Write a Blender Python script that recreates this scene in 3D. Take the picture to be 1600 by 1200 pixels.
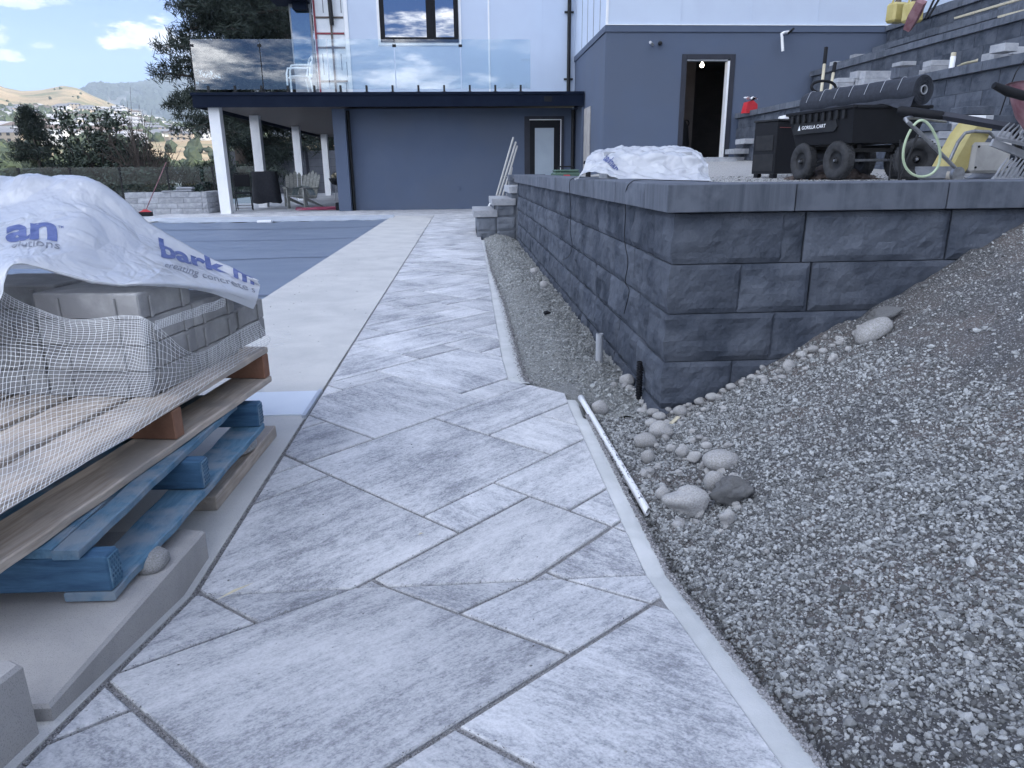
import bpy, bmesh, math, random
import numpy as np
from mathutils import Vector, Matrix, noise
for o in list(bpy.data.objects): bpy.data.objects.remove(o)
S = bpy.context.scene
COL = S.collection
R = math.radians
rnd = random.Random(7)
# ---------------------------------------------------------------- camera
F, CX, CY, H = 1109.0, 800.0, 600.0, 0.962
PITCH = math.atan(332.75/F); YAW = math.atan(75*math.cos(PITCH)/F); ROLL = 0.010
_fw = np.array([math.sin(YAW)*math.cos(PITCH), math.cos(YAW)*math.cos(PITCH), -math.sin(PITCH)])
_r0 = np.array([math.cos(YAW), -math.sin(YAW), 0.0]); _u0 = np.cross(_r0, _fw)
_rt = _r0*math.cos(ROLL) - _u0*math.sin(ROLL); _up = np.cross(_rt, _fw)
cam_data = bpy.data.cameras.new('camera'); cam = bpy.data.objects.new('camera', cam_data); COL.objects.link(cam)
cam.matrix_world = Matrix(((_rt[0], _up[0], -_fw[0], 0), (_rt[1], _up[1], -_fw[1], 0), (_rt[2], _up[2], -_fw[2], H), (0, 0, 0, 1)))
cam_data.sensor_width = 36; cam_data.lens = F*36/1600; cam_data.clip_start = 0.02; cam_data.clip_end = 20000
S.camera = cam
def ray(x, y): return _fw + _rt*(x-CX)/F - _up*(y-CY)/F
def P(x, y, z=0.0):            # where a sight line meets the height z
    d = ray(x, y); t = (z-H)/d[2]; return np.array([0, 0, H]) + d*t
def D(x, y, Y):                # ... meets the distance Y along the path
    d = ray(x, y); return np.array([0, 0, H]) + d*Y/d[1]
# ---------------------------------------------------------------- sky, sun, exposure
SUN_EL, SUN_AZ = 27.0, 97.0     # azimuth clockwise from +Y
W = bpy.data.worlds.new('World'); S.world = W; W.use_nodes = True
wn, wl = W.node_tree.nodes, W.node_tree.links
wn.clear()
def wnode(t, **k):
    n = wn.new(t)
    for a, b in k.items(): setattr(n, a, b)
    return n
def wmath(op, a, b=None, c=None):
    n = wn.new('ShaderNodeMath'); n.operation = op
    for i, v in enumerate((a, b, c)):
        if v is None: continue
        if isinstance(v, (int, float)): n.inputs[i].default_value = v
        else: wl.new(v, n.inputs[i])
    return n.outputs[0]
sky = wnode('ShaderNodeTexSky', sky_type='NISHITA', sun_disc=False, sun_elevation=R(SUN_EL), sun_rotation=R(SUN_AZ), altitude=0, air_density=1.0, dust_density=0.2, ozone_density=2.5)
tc = wnode('ShaderNodeTexCoord'); sep = wnode('ShaderNodeSeparateXYZ'); wl.new(tc.outputs['Generated'], sep.inputs[0])
az = wmath('ARCTAN2', sep.outputs[0], sep.outputs[1]); el = wmath('ARCSINE', sep.outputs[2])
def wnoise(scale, detail, rough, loc=(0, 0, 0), sc=(1, 1, 2.2)):
    m = wnode('ShaderNodeMapping'); wl.new(tc.outputs['Generated'], m.inputs['Vector']); m.inputs['Scale'].default_value = sc; m.inputs['Location'].default_value = loc
    n = wnode('ShaderNodeTexNoise'); wl.new(m.outputs[0], n.inputs['Vector']); n.inputs['Scale'].default_value = scale; n.inputs['Detail'].default_value = detail; n.inputs['Roughness'].default_value = rough
    return n.outputs['Fac']
fine = wnoise(26, 12, 0.68)
def smooth(v, a, b):
    n = wnode('ShaderNodeMapRange', interpolation_type='SMOOTHSTEP'); wl.new(v, n.inputs[0]); n.inputs[1].default_value = a; n.inputs[2].default_value = b
    return n.outputs[0]
mask = None
def blob(px, py, wpx, hpx, k=1.0):
    global mask
    d = ray(px, py); d = d/np.linalg.norm(d); a0 = math.atan2(d[0], d[1]); e0 = math.asin(d[2])
    da = wmath('DIVIDE', wmath('SUBTRACT', az, a0), wpx/F); de = wmath('DIVIDE', wmath('SUBTRACT', el, e0), hpx/F)
    up_ = wmath('MAXIMUM', de, wmath('MULTIPLY', de, -1.9))           # flatter base
    r = wmath('SQRT', wmath('ADD', wmath('MULTIPLY', da, da), wmath('MULTIPLY', up_, up_)))
    v = wmath('ADD', wmath('SUBTRACT', 1.0, r), wmath('MULTIPLY', wmath('SUBTRACT', fine, 0.5), 3.2))
    m = wmath('MULTIPLY', smooth(v, 0.05, 0.5), k)
    mask = m if mask is None else wmath('MAXIMUM', mask, m)
for b in [(228, 62, 62, 30, 1), (285, 70, 55, 22, .8), (205, 68, 40, 16, .9), (-10, 60, 26, 22, .9), (5, 88, 22, 12, .9), (67, 72, 16, 9, .55), (30, 6, 40, 14, .7), (85, 2, 16, 12, .35), (300, 95, 40, 22, .5)]:
    blob(*b)
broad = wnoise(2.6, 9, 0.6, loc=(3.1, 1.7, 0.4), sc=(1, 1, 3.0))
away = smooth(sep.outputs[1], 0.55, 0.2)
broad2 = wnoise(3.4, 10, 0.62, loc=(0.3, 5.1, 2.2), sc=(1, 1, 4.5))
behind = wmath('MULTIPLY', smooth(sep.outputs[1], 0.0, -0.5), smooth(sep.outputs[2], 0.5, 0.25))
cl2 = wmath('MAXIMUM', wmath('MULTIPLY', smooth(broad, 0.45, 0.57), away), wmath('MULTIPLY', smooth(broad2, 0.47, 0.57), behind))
horiz = smooth(sep.outputs[2], 0.0, 0.03)
def wmix(f, a, b, bt='MIX'):
    n = wnode('ShaderNodeMix', data_type='RGBA', blend_type=bt)
    for k, q in ((0, f), (6, a), (7, b)):
        if isinstance(q, (int, float)): n.inputs[k].default_value = q
        elif isinstance(q, tuple): n.inputs[k].default_value = (*q, 1)
        else: wl.new(q, n.inputs[k])
    return n.outputs[2]
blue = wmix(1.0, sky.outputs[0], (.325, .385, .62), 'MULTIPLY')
# unseen clouds made extra bright, most opposite the sun, to light left-facing sides
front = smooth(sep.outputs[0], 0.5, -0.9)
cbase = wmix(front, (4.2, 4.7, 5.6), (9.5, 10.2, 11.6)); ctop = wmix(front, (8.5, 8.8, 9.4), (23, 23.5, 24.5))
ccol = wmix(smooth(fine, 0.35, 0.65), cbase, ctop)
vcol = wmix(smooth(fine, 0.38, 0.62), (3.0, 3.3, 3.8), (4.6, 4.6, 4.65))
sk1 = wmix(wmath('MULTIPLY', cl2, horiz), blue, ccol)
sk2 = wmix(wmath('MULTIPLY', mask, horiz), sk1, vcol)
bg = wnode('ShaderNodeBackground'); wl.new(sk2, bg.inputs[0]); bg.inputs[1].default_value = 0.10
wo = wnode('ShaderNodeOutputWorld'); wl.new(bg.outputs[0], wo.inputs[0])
sd = bpy.data.lights.new('sun', 'SUN'); sd.energy = 2.6; sd.angle = R(0.53); sd.color = (1.0, 0.93, 0.82)
sun = bpy.data.objects.new('sun', sd); COL.objects.link(sun)
_sv = Vector((math.sin(R(SUN_AZ))*math.cos(R(SUN_EL)), math.cos(R(SUN_AZ))*math.cos(R(SUN_EL)), math.sin(R(SUN_EL))))
sun.rotation_euler = _sv.to_track_quat('Z', 'Y').to_euler(); sun.location = (30, 0, 40)
S.view_settings.view_transform = 'Standard'; S.view_settings.look = 'None'; S.view_settings.gamma = 1; S.view_settings.use_curve_mapping = False
S.view_settings.exposure = 1.78
S.view_settings.use_white_balance = True; S.view_settings.white_balance_temperature = 6400; S.view_settings.white_balance_tint = 10
S.render.engine = 'CYCLES'
S.cycles.max_bounces = 8; S.cycles.transparent_max_bounces = 24

# ---------------------------------------------------------------- helpers
def tag(o, label=None, cat=None, group=None, kind=None):
    if label: o['label'] = label
    if cat: o['category'] = cat
    if group: o['group'] = group
    if kind: o['kind'] = kind
    return o
def thing(name, label, cat, loc=(0, 0, 0), rz=0.0, group=None):
    o = bpy.data.objects.new(name, None); COL.objects.link(o); o.empty_display_size = 0.1
    o.location = loc; o.rotation_euler = (0, 0, rz)
    return tag(o, label, cat, group)
def link(name, me, parent=None, loc=(0, 0, 0), rot=(0, 0, 0)):
    o = bpy.data.objects.new(name, me); COL.objects.link(o)
    o.location = loc; o.rotation_euler = rot
    if parent: o.parent = parent
    return o
def mesh(verts, faces, mats, smooth_=False, idx=None):
    me = bpy.data.meshes.new('m'); me.from_pydata([tuple(v) for v in verts], [], faces)
    if not isinstance(mats, (list, tuple)): mats = [mats]
    for m in mats: me.materials.append(m)
    if idx: me.polygons.foreach_set('material_index', idx)
    if smooth_: me.polygons.foreach_set('use_smooth', [True]*len(me.polygons))
    me.update(); return me
class MB:                      # gathers shapes, then makes one mesh
    def __init__(s): s.v = []; s.f = []; s.mi = []
    def add(s, vs, fs, mi=0):
        n = len(s.v); s.v += [tuple(v) for v in vs]; s.f += [tuple(i+n for i in f) for f in fs]; s.mi += [mi]*len(fs); return s
    def box(s, x0, x1, y0, y1, z0, z1, mi=0, M=None, c=0.0):
        if c <= 0:
            vs = [(x, y, z) for z in (z0, z1) for y in (y0, y1) for x in (x0, x1)]
            fs = [(0, 2, 3, 1), (4, 5, 7, 6), (0, 1, 5, 4), (2, 6, 7, 3), (0, 4, 6, 2), (1, 3, 7, 5)]
        else:
            vs = []; idx = {}
            X, Y, Z = (x0, x1), (y0, y1), (z0, z1)
            for a in (0, 1):
                for b in (0, 1):
                    for d in (0, 1):
                        p = [X[a], Y[b], Z[d]]; q = [c*(1-2*a), c*(1-2*b), c*(1-2*d)]
                        for ax in range(3):          # ax = axis on whose face the vertex lies
                            w = [p[i]+(0 if i == ax else q[i]) for i in range(3)]; idx[(a, b, d, ax)] = len(vs); vs.append(tuple(w))
            fs = []
            for ax in range(3):
                o1, o2 = [(1, 2), (2, 0), (0, 1)][ax]
                for sgn in (0, 1):
                    r = []
                    for (u, v) in ((0, 0), (1, 0), (1, 1), (0, 1)):
                        k = [0, 0, 0]; k[ax] = sgn; k[o1] = u; k[o2] = v; r.append(idx[(k[0], k[1], k[2], ax)])
                    fs.append(tuple(r if sgn else r[::-1]))
            for ax in range(3):                      # edges parallel to ax
                o1, o2 = [(1, 2), (2, 0), (0, 1)][ax]
                for u in (0, 1):
                    for v in (0, 1):
                        k = [0, 0, 0]; k[o1] = u; k[o2] = v; k2 = list(k); k2[ax] = 1
                        q = (idx[(*k, o1)], idx[(*k2, o1)], idx[(*k2, o2)], idx[(*k, o2)])
                        fs.append(q if (u == v) else q[::-1])
            for a in (0, 1):
                for b in (0, 1):
                    for d in (0, 1):
                        t = (idx[(a, b, d, 0)], idx[(a, b, d, 1)], idx[(a, b, d, 2)])
                        fs.append(t if (a+b+d) % 2 else t[::-1])
        if M is not None: vs = [M @ Vector(v) for v in vs]
        return s.add(vs, fs, mi)
    def tube(s, pts, r, n=8, mi=0, cap=True, closed=False):
        pts = [Vector(p) for p in pts]; m = len(pts); rr = r if isinstance(r, (list, tuple)) else [r]*m
        vs = []; prev = None
        for i, p in enumerate(pts):
            a = pts[i-1] if (i > 0 or closed) else p; b = pts[(i+1) % m] if (i < m-1 or closed) else p
            t = (b-a).normalized()
            if prev is None:
                u = t.cross(Vector((0, 0, 1)));
                if u.length < 0.1: u = t.cross(Vector((1, 0, 0)))
                u.normalize()
            else: u = (prev - t*prev.dot(t)).normalized()
            prev = u; w = t.cross(u)
            for k in range(n):
                an = 2*math.pi*k/n; vs.append(p + (u*math.cos(an)+w*math.sin(an))*rr[i])
        fs = []
        for i in range(m if closed else m-1):
            for k in range(n):
                j = (i+1) % m; fs.append((i*n+k, i*n+(k+1) % n, j*n+(k+1) % n, j*n+k))
        if cap and not closed: fs += [tuple(range(n))[::-1], tuple((m-1)*n+k for k in range(n))]
        return s.add(vs, fs, mi)
    def lathe(s, prof, n=24, mi=0, M=None):       # (r, z) profile about local z
        vs = [Vector((r*math.cos(2*math.pi*k/n), r*math.sin(2*math.pi*k/n), z)) for r, z in prof for k in range(n)]
        if M is not None: vs = [M @ v for v in vs]
        fs = [(i*n+k, i*n+(k+1) % n, (i+1)*n+(k+1) % n, (i+1)*n+k) for i in range(len(prof)-1) for k in range(n)]
        return s.add(vs, fs, mi)
    def prism(s, poly, z0, z1, mi=0, M=None):
        n = len(poly); vs = [(x, y, z0) for x, y in poly]+[(x, y, z1) for x, y in poly]
        if M is not None: vs = [M @ Vector(v) for v in vs]
        fs = [tuple(range(n))[::-1], tuple(range(n, 2*n))]+[(i, (i+1) % n, n+(i+1) % n, n+i) for i in range(n)]
        return s.add(vs, fs, mi)
    def me(s, mats, smooth_=False):
        me = mesh(s.v, s.f, mats, smooth_, s.mi if isinstance(mats, (list, tuple)) else None)
        return me
    def ob(s, name, mats, parent=None, smooth_=False, loc=(0, 0, 0), rot=(0, 0, 0)):
        o = link(name, s.me(mats, False), parent, loc, rot)
        if smooth_: autosmooth(o.data)
        return o
def autosmooth(me, ang=40):
    me.polygons.foreach_set('use_smooth', [True]*len(me.polygons))
    bm = bmesh.new(); bm.from_mesh(me)
    for e in bm.edges:
        if len(e.link_faces) == 2 and e.calc_face_angle(0) > R(ang): e.smooth = False
    bm.to_mesh(me); bm.free()
def dup(root, loc=None, rz=None, label=None, group=None):
    r = root.copy(); COL.objects.link(r)
    if loc is not None: r.location = loc
    if rz is not None: r.rotation_euler = (0, 0, rz)
    if label: r['label'] = label
    if group: r['group'] = group
    for ch in list(root.children):
        c = ch.copy(); COL.objects.link(c); c.parent = r
        for g in ch.children:
            d = g.copy(); COL.objects.link(d); d.parent = c
    return r
def fbm(p, o=4): return noise.fractal(Vector(p), 1.0, 2.0, o)

# ---------------------------------------------------------------- materials
MATS = {}
def pm(name, c1, c2=None, scale=8, rough=0.8, bump=0.0, bscale=60, detail=6, lo=0.35, hi=0.65, stretch=(1, 1, 1), speck=None, spec_scale=400, metal=0.0, rand=0.0, coord='Object', bdist=0.004, c3=None, s3=2.0, wave=None, spec=None, coat=0):
    m = bpy.data.materials.new(name); m.use_nodes = True; nt = m.node_tree; n, l = nt.nodes, nt.links
    b = n['Principled BSDF']; b.inputs['Roughness'].default_value = rough; b.inputs['Metallic'].default_value = metal
    if spec is not None: b.inputs['Specular IOR Level'].default_value = spec
    if coat: b.inputs['Coat Weight'].default_value = coat
    t = n.new('ShaderNodeTexCoord'); oi = n.new('ShaderNodeObjectInfo')
    off = n.new('ShaderNodeVectorMath'); off.operation = 'SCALE'; off.inputs[0].default_value = (37.0, 91.0, 53.0); l.new(oi.outputs['Random'], off.inputs['Scale'])
    ad = n.new('ShaderNodeVectorMath'); ad.operation = 'ADD'; l.new(t.outputs[coord], ad.inputs[0]); l.new(off.outputs[0], ad.inputs[1])
    mp = n.new('ShaderNodeMapping'); mp.inputs['Scale'].default_value = stretch; l.new(ad.outputs[0], mp.inputs['Vector'])
    def nz(sc, det=detail, r=0.6, vec=mp.outputs[0], dist=0.0):
        x = n.new('ShaderNodeTexNoise'); x.inputs['Scale'].default_value = sc; x.inputs['Detail'].default_value = det; x.inputs['Roughness'].default_value = r; x.inputs['Distortion'].default_value = dist; l.new(vec, x.inputs['Vector']); return x.outputs['Fac']
    def mr(v, a, b_, c=0.0, d=1.0):
        x = n.new('ShaderNodeMapRange'); x.inputs[1].default_value = a; x.inputs[2].default_value = b_; x.inputs[3].default_value = c; x.inputs[4].default_value = d; l.new(v, x.inputs[0]); return x.outputs[0]
    def mix(f, a, b_, bt='MIX'):
        x = n.new('ShaderNodeMix'); x.data_type = 'RGBA'; x.blend_type = bt
        if isinstance(f, float): x.inputs[0].default_value = f
        else: l.new(f, x.inputs[0])
        for i, q in ((6, a), (7, b_)):
            if isinstance(q, tuple): x.inputs[i].default_value = (*q[:3], 1)
            else: l.new(q, x.inputs[i])
        return x.outputs[2]
    if c2 is None: c2 = tuple(min(1, v*1.18) for v in c1)
    col = mix(mr(nz(scale, dist=0.4), lo, hi), c1, c2)
    if c3: col = mix(mr(nz(s3, 4, vec=ad.outputs[0]), 0.45, 0.62), col, c3)
    if speck: col = mix(mr(nz(spec_scale, 2, 0.5, vec=ad.outputs[0]), 0.56, 0.66), col, speck)
    if rand:
        k = mr(oi.outputs['Random'], 0, 1, 1-rand, 1+rand); hv = n.new('ShaderNodeHueSaturation'); l.new(k, hv.inputs['Value']); l.new(col, hv.inputs['Color']); col = hv.outputs[0]
    l.new(col, b.inputs['Base Color'])
    if bump:
        bp = n.new('ShaderNodeBump'); bp.inputs['Strength'].default_value = bump; bp.inputs['Distance'].default_value = bdist; l.new(nz(bscale, 8, 0.65), bp.inputs['Height']); l.new(bp.outputs[0], b.inputs['Normal'])
    MATS[name] = m; return m
def paver_mat():
    m = bpy.data.materials.new('paver'); m.use_nodes = True; nt = m.node_tree; n, l = nt.nodes, nt.links; b = n['Principled BSDF']; b.inputs['Roughness'].default_value = .78
    t = n.new('ShaderNodeTexCoord'); oi = n.new('ShaderNodeObjectInfo'); off = n.new('ShaderNodeVectorMath'); off.operation = 'SCALE'; off.inputs[0].default_value = (37.0, 91.0, 53.0); l.new(oi.outputs['Random'], off.inputs['Scale'])
    ad = n.new('ShaderNodeVectorMath'); ad.operation = 'ADD'; l.new(t.outputs['Object'], ad.inputs[0]); l.new(off.outputs[0], ad.inputs[1])
    def nz(sc, det, r, st=(1, 1, 1), dist=0.0):
        mp = n.new('ShaderNodeMapping'); mp.inputs['Scale'].default_value = st; l.new(ad.outputs[0], mp.inputs['Vector'])
        x = n.new('ShaderNodeTexNoise'); x.inputs['Scale'].default_value = sc; x.inputs['Detail'].default_value = det; x.inputs['Roughness'].default_value = r; x.inputs['Distortion'].default_value = dist; l.new(mp.outputs[0], x.inputs['Vector']); return x.outputs['Fac']
    def ma(op, a, b_, c=None):
        x = n.new('ShaderNodeMath'); x.operation = op
        for k, q in enumerate((a, b_, c)):
            if q is None: continue
            if isinstance(q, (int, float)): x.inputs[k].default_value = q
            else: l.new(q, x.inputs[k])
        return x.outputs[0]
    streak = nz(3.2, 4, .6, (1, 5.0, 1), .3); wisps = nz(11, 6, .7, (1, 4.0, 1), .6); grain = nz(190, 3, .7); patch = nz(3.0, 3, .5); mott = nz(45, 5, .75, (1, 1.8, 1))
    v = ma('ADD', ma('MULTIPLY', ma('SUBTRACT', streak, .5), .85), ma('MULTIPLY', ma('SUBTRACT', wisps, .5), .5))
    v = ma('ADD', v, ma('MULTIPLY', ma('SUBTRACT', mott, .5), 1.15)); v = ma('ADD', v, ma('MULTIPLY', ma('SUBTRACT', grain, .5), .9)); v = ma('ADD', v, ma('MULTIPLY', ma('SUBTRACT', patch, .5), 1.0))
    rp = n.new('ShaderNodeValToRGB'); e = rp.color_ramp.elements; e[0].position = .14; e[0].color = (.20, .21, .235, 1); e[1].position = .90; e[1].color = (.68, .69, .71, 1)
    for p_, c_ in ((.36, (.34, .355, .385, 1)), (.58, (.52, .535, .56, 1))): q = e.new(p_); q.color = c_
    l.new(ma('ADD', v, .57), rp.inputs[0]); hv = n.new('ShaderNodeHueSaturation'); l.new(rp.outputs[0], hv.inputs['Color']); l.new(ma('MULTIPLY_ADD', oi.outputs['Random'], .20, .74), hv.inputs['Value']); l.new(hv.outputs[0], b.inputs['Base Color'])
    bp = n.new('ShaderNodeBump'); bp.inputs['Strength'].default_value = .6; bp.inputs['Distance'].default_value = .0015; l.new(ma('ADD', grain, ma('MULTIPLY', mott, .6)), bp.inputs['Height']); l.new(bp.outputs[0], b.inputs['Normal'])
    return m
M_paver = paver_mat()
M_concrete = pm('concrete', (.42, .425, .42), (.52, .52, .505), 2.6, .85, .5, 420, 9, rand=0, bdist=.0012, speck=(.36, .36, .36), spec_scale=420)
M_kerbcon = pm('border_mortar', (.44, .46, .46), (.54, .555, .56), 6, .9, .6, 200, 8, bdist=.002)
M_kerb = pm('shaded_kerb_concrete', (.29, .285, .28), (.38, .37, .36), 4, .88, .6, 300, 9, bdist=.0015, speck=(.24, .24, .24), spec_scale=500)  # darker concrete: shading of the near-left kerbs is put into the colour
M_sand = pm('joint_sand', (.15, .15, .155), (.28, .28, .29), 350, .95, .8, 500, 3, bdist=.002, speck=(.33, .33, .34), spec_scale=600)
M_block = pm('charcoal_block', (.042, .051, .068), (.080, .092, .116), 5, .9, 1.0, 40, 12, spec=.12, rand=.10, bdist=.010, c3=(.096, .109, .134), s3=3.5)
M_block2 = pm('charcoal_block_light', (.094, .108, .130), (.128, .145, .172), 6, .88, .9, 40, 12, rand=.16, bdist=.009, c3=(.14, .155, .18), s3=3.5, stretch=(1, 1, .35))
M_coping = pm('coping_stone', (.048, .059, .078), (.100, .114, .143), 7, .85, .5, 150, 8, rand=.10, bdist=.002, stretch=(3, 3, .25), c3=(.105, .12, .15), s3=6)
M_lblock = pm('pale_block', (.26, .275, .30), (.38, .395, .42), 9, .88, .6, 120, 8, rand=.16, bdist=.003)
M_bed = pm('pale_grit', (.15, .157, .155), (.27, .28, .275), 60, .95, 1.0, 240, 10, .3, .7, bdist=.010, c3=(.21, .22, .215), s3=3, speck=(.36, .37, .37), spec_scale=180)
M_bchip = pm('pale_chip', (.17, .18, .18), (.36, .375, .37), 40, .88, .4, 300, 4, rand=.45)
M_gravel = pm('gravel_fines', (.062, .064, .068), (.135, .136, .14), 60, .95, 1.0, 240, 10, .3, .7, bdist=.012, c3=(.135, .122, .118), s3=2.2, speck=(.36, .37, .38), spec_scale=180)
M_stone = pm('gravel_chip', (.13, .138, .142), (.32, .33, .33), 40, .85, .4, 300, 4, rand=.7, bdist=.001)
M_clod = pm('earth_clod', (.15, .155, .16), (.27, .275, .28), 30, .95, 1.0, 60, 8, bdist=.008)
M_cobble = pm('cobble', (.27, .275, .28), (.40, .40, .40), 14, .75, .5, 120, 8, rand=.18, bdist=.002, c3=(.24, .235, .225), s3=10)
M_navy = pm('dark_stucco', (.073, .096, .148), (.08, .105, .16), 3, .82, .25, 350, 6, bdist=.001)
M_stucco = pm('blue_grey_stucco', (.074, .100, .158), (.086, .113, .172), .9, .85, .4, 350, 6, bdist=.0015, c3=(.082, .104, .152), s3=.5)
M_trim = pm('charcoal_trim', (.028, .031, .042), (.034, .037, .05), 5, .6, spec=.25)
M_fascia = pm('navy_fascia', (.006, .010, .022), (.009, .014, .028), 3, .6, spec=.05)
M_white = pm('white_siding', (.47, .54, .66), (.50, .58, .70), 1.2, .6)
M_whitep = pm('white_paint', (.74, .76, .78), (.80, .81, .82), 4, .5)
M_soffit = pm('soffit_wood', (.034, .022, .018), (.070, .046, .038), 5, .55, stretch=(12, 1, 1))
M_black = pm('black_plastic', (.012, .013, .016), (.014, .015, .018), 14, .6, .2, 200, spec=.12)
M_blackm = pm('black_metal', (.010, .011, .013), (.018, .019, .021), 10, .55, spec=.25)
M_rubber = pm('tyre_rubber', (.012, .013, .015), (.032, .034, .038), 18, .8, .4, 120, bdist=.002)
M_steel = pm('grey_steel', (.16, .17, .185), (.27, .28, .30), 20, .45, metal=.7)
M_greyp = pm('grey_paint', (.20, .215, .24), (.27, .285, .31), 16, .6, .2, 100)
M_pvc = pm('white_pvc', (.70, .72, .74), (.78, .79, .80), 12, .4)
M_pvcg = pm('grey_pvc', (.33, .35, .38), (.38, .40, .43), 10, .4)
M_ink = pm('blue_ink', (.05, .075, .21), (.10, .13, .30), 30, .5)
M_inkk = pm('grey_ink', (.16, .17, .20), None, 30, .5)
M_wood = pm('raw_pallet_wood', (.34, .285, .235), (.54, .475, .41), 6, .85, .7, 60, 8, stretch=(14, 1.0, 14), rand=.1, bdist=.002, c3=(.33, .30, .27), s3=5)
M_woodr = pm('brown_stringer', (.16, .075, .045), (.24, .125, .08), 8, .8, .5, 60, 8, rand=.1)
M_bwood = pm('blue_paint_wood', (.05, .13, .21), (.11, .22, .32), 7, .75, .8, 60, 9, stretch=(8, 1.2, 8), rand=.1, bdist=.003, c3=(.19, .24, .29), s3=9)
M_bwoodd = pm('blue_stringer', (.018, .065, .135), (.05, .13, .23), 7, .75, .8, 60, 9, stretch=(1.2, 8, 8), bdist=.003)
M_slab = pm('slab_concrete', (.25, .25, .25), (.33, .33, .33), 12, .9, .6, 220, 9, bdist=.002, rand=.06, c3=(.22, .22, .225), s3=7)
M_net = pm('net_white', (.66, .68, .70), None, 8, .5)
M_fabric = pm('landscape_fabric', (.012, .016, .025), (.022, .027, .040), 30, .8, .5, 500, 3, bdist=.001)
M_cloth = pm('black_cloth', (.010, .012, .018), (.018, .02, .027), 20, .9)
M_red = pm('red_plastic', (.42, .02, .03), (.50, .04, .05), 8, .4)
M_pinkr = pm('dusty_red', (.15, .06, .075), (.24, .14, .155), 9, .8, .3, 60)
M_yel = pm('yellow_plastic', (.36, .30, .10), (.46, .40, .17), 5, .5, .2, 60)
M_green = pm('green_plastic', (.035, .075, .055), (.06, .11, .08), 10, .5)
M_hose = pm('pale_green_hose', (.36, .45, .30), (.44, .53, .37), 10, .45)
M_board = pm('pale_timber', (.42, .38, .28), (.54, .50, .38), 4, .7, .3, 40, stretch=(1, 10, 1))
M_bark = pm('bark', (.05, .04, .035), (.09, .075, .065), 20, .95, .6, 60)
def glassmat(name, tint_, refl=0.0, rough=0.0, alpha=0.85):
    m = bpy.data.materials.new(name); m.use_nodes = True; n, l = m.node_tree.nodes, m.node_tree.links; n.clear()
    o = n.new('ShaderNodeOutputMaterial'); tr = n.new('ShaderNodeBsdfTransparent'); tr.inputs[0].default_value = (*tint_, 1)
    gl = n.new('ShaderNodeBsdfGlossy'); gl.inputs['Roughness'].default_value = rough; gl.inputs[0].default_value = (1, 1, 1, 1)
    fr = n.new('ShaderNodeFresnel'); fr.inputs[0].default_value = 1.52
    mu = n.new('ShaderNodeMath'); mu.operation = 'MULTIPLY_ADD'; mu.use_clamp = True; l.new(fr.outputs[0], mu.inputs[0]); mu.inputs[1].default_value = 1.4; mu.inputs[2].default_value = refl
    ge = n.new('ShaderNodeNewGeometry'); bk = n.new('ShaderNodeMath'); bk.operation = 'SUBTRACT'; bk.inputs[0].default_value = 1; l.new(ge.outputs['Backfacing'], bk.inputs[1]); fm = n.new('ShaderNodeMath'); fm.operation = 'MULTIPLY'; l.new(mu.outputs[0], fm.inputs[0]); l.new(bk.outputs[0], fm.inputs[1])
    mi = n.new('ShaderNodeMixShader'); l.new(fm.outputs[0], mi.inputs[0]); l.new(tr.outputs[0], mi.inputs[1]); l.new(gl.outputs[0], mi.inputs[2]); l.new(mi.outputs[0], o.inputs[0])
    return m
M_glass = glassmat('rail_glass', (.84, .89, .90), .06)
M_pglass = glassmat('fence_glass', (.80, .86, .87), .0)
M_wglass = glassmat('window_glass', (.10, .12, .15), .30)
M_frost = pm('frosted_glass', (.30, .36, .42), (.34, .40, .46), 1.5, .25)
# ================================================================ ground, path
K = .1524
Y0, SL = 1.525, .21            # the paving climbs towards the viewer from here
def ramp(y): return SL*max(0.0, Y0-y)
XL = -.662
def grid_obj(name, xs, ys, zf, mat, smooth_=True):
    vs = [(x, y, zf(x, y)) for y in ys for x in xs]; nx = len(xs)
    fs = [(j*nx+i, j*nx+i+1, (j+1)*nx+i+1, (j+1)*nx+i) for j in range(len(ys)-1) for i in range(nx-1)]
    return link(name, mesh(vs, fs, mat, smooth_))
def poly_obj(name, pts, z0, z1, mat, parent=None):
    return MB().prism(pts, z0, z1).ob(name, mat, parent)
# the yard under everything (falls away behind the pool terrace into the valley)
def yard(x, y):
    e = max(0, -10-x, y-38 if x > -8.5 else y-22)
    if e <= 0: return -.25
    return -.25 - min(18, e*.45) + fbm((x*.2, y*.2, 3))*.12*min(1, e)
xs = sorted(set([-140, -110, -85, -65, -50, -40, -32, -26, -22, -18, -16, -14, -12, -11, -10, -9.5] + [-8+2*i for i in range(12)] + [20, 40, 80]))
ys = sorted(set([-60, -30, -10, 0, 10, 20, 24, 28, 32, 35, 36, 37, 39, 42, 46, 52, 60, 70, 85, 100, 120, 150]))
M_earth = pm('dry_ground', (.13, .12, .075), (.22, .20, .13), 1.5, .95, .4, 8, bdist=.05, c3=(.07, .085, .04), s3=.4)
tag(grid_obj('ground', xs, ys, yard, M_earth), kind='structure')
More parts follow.
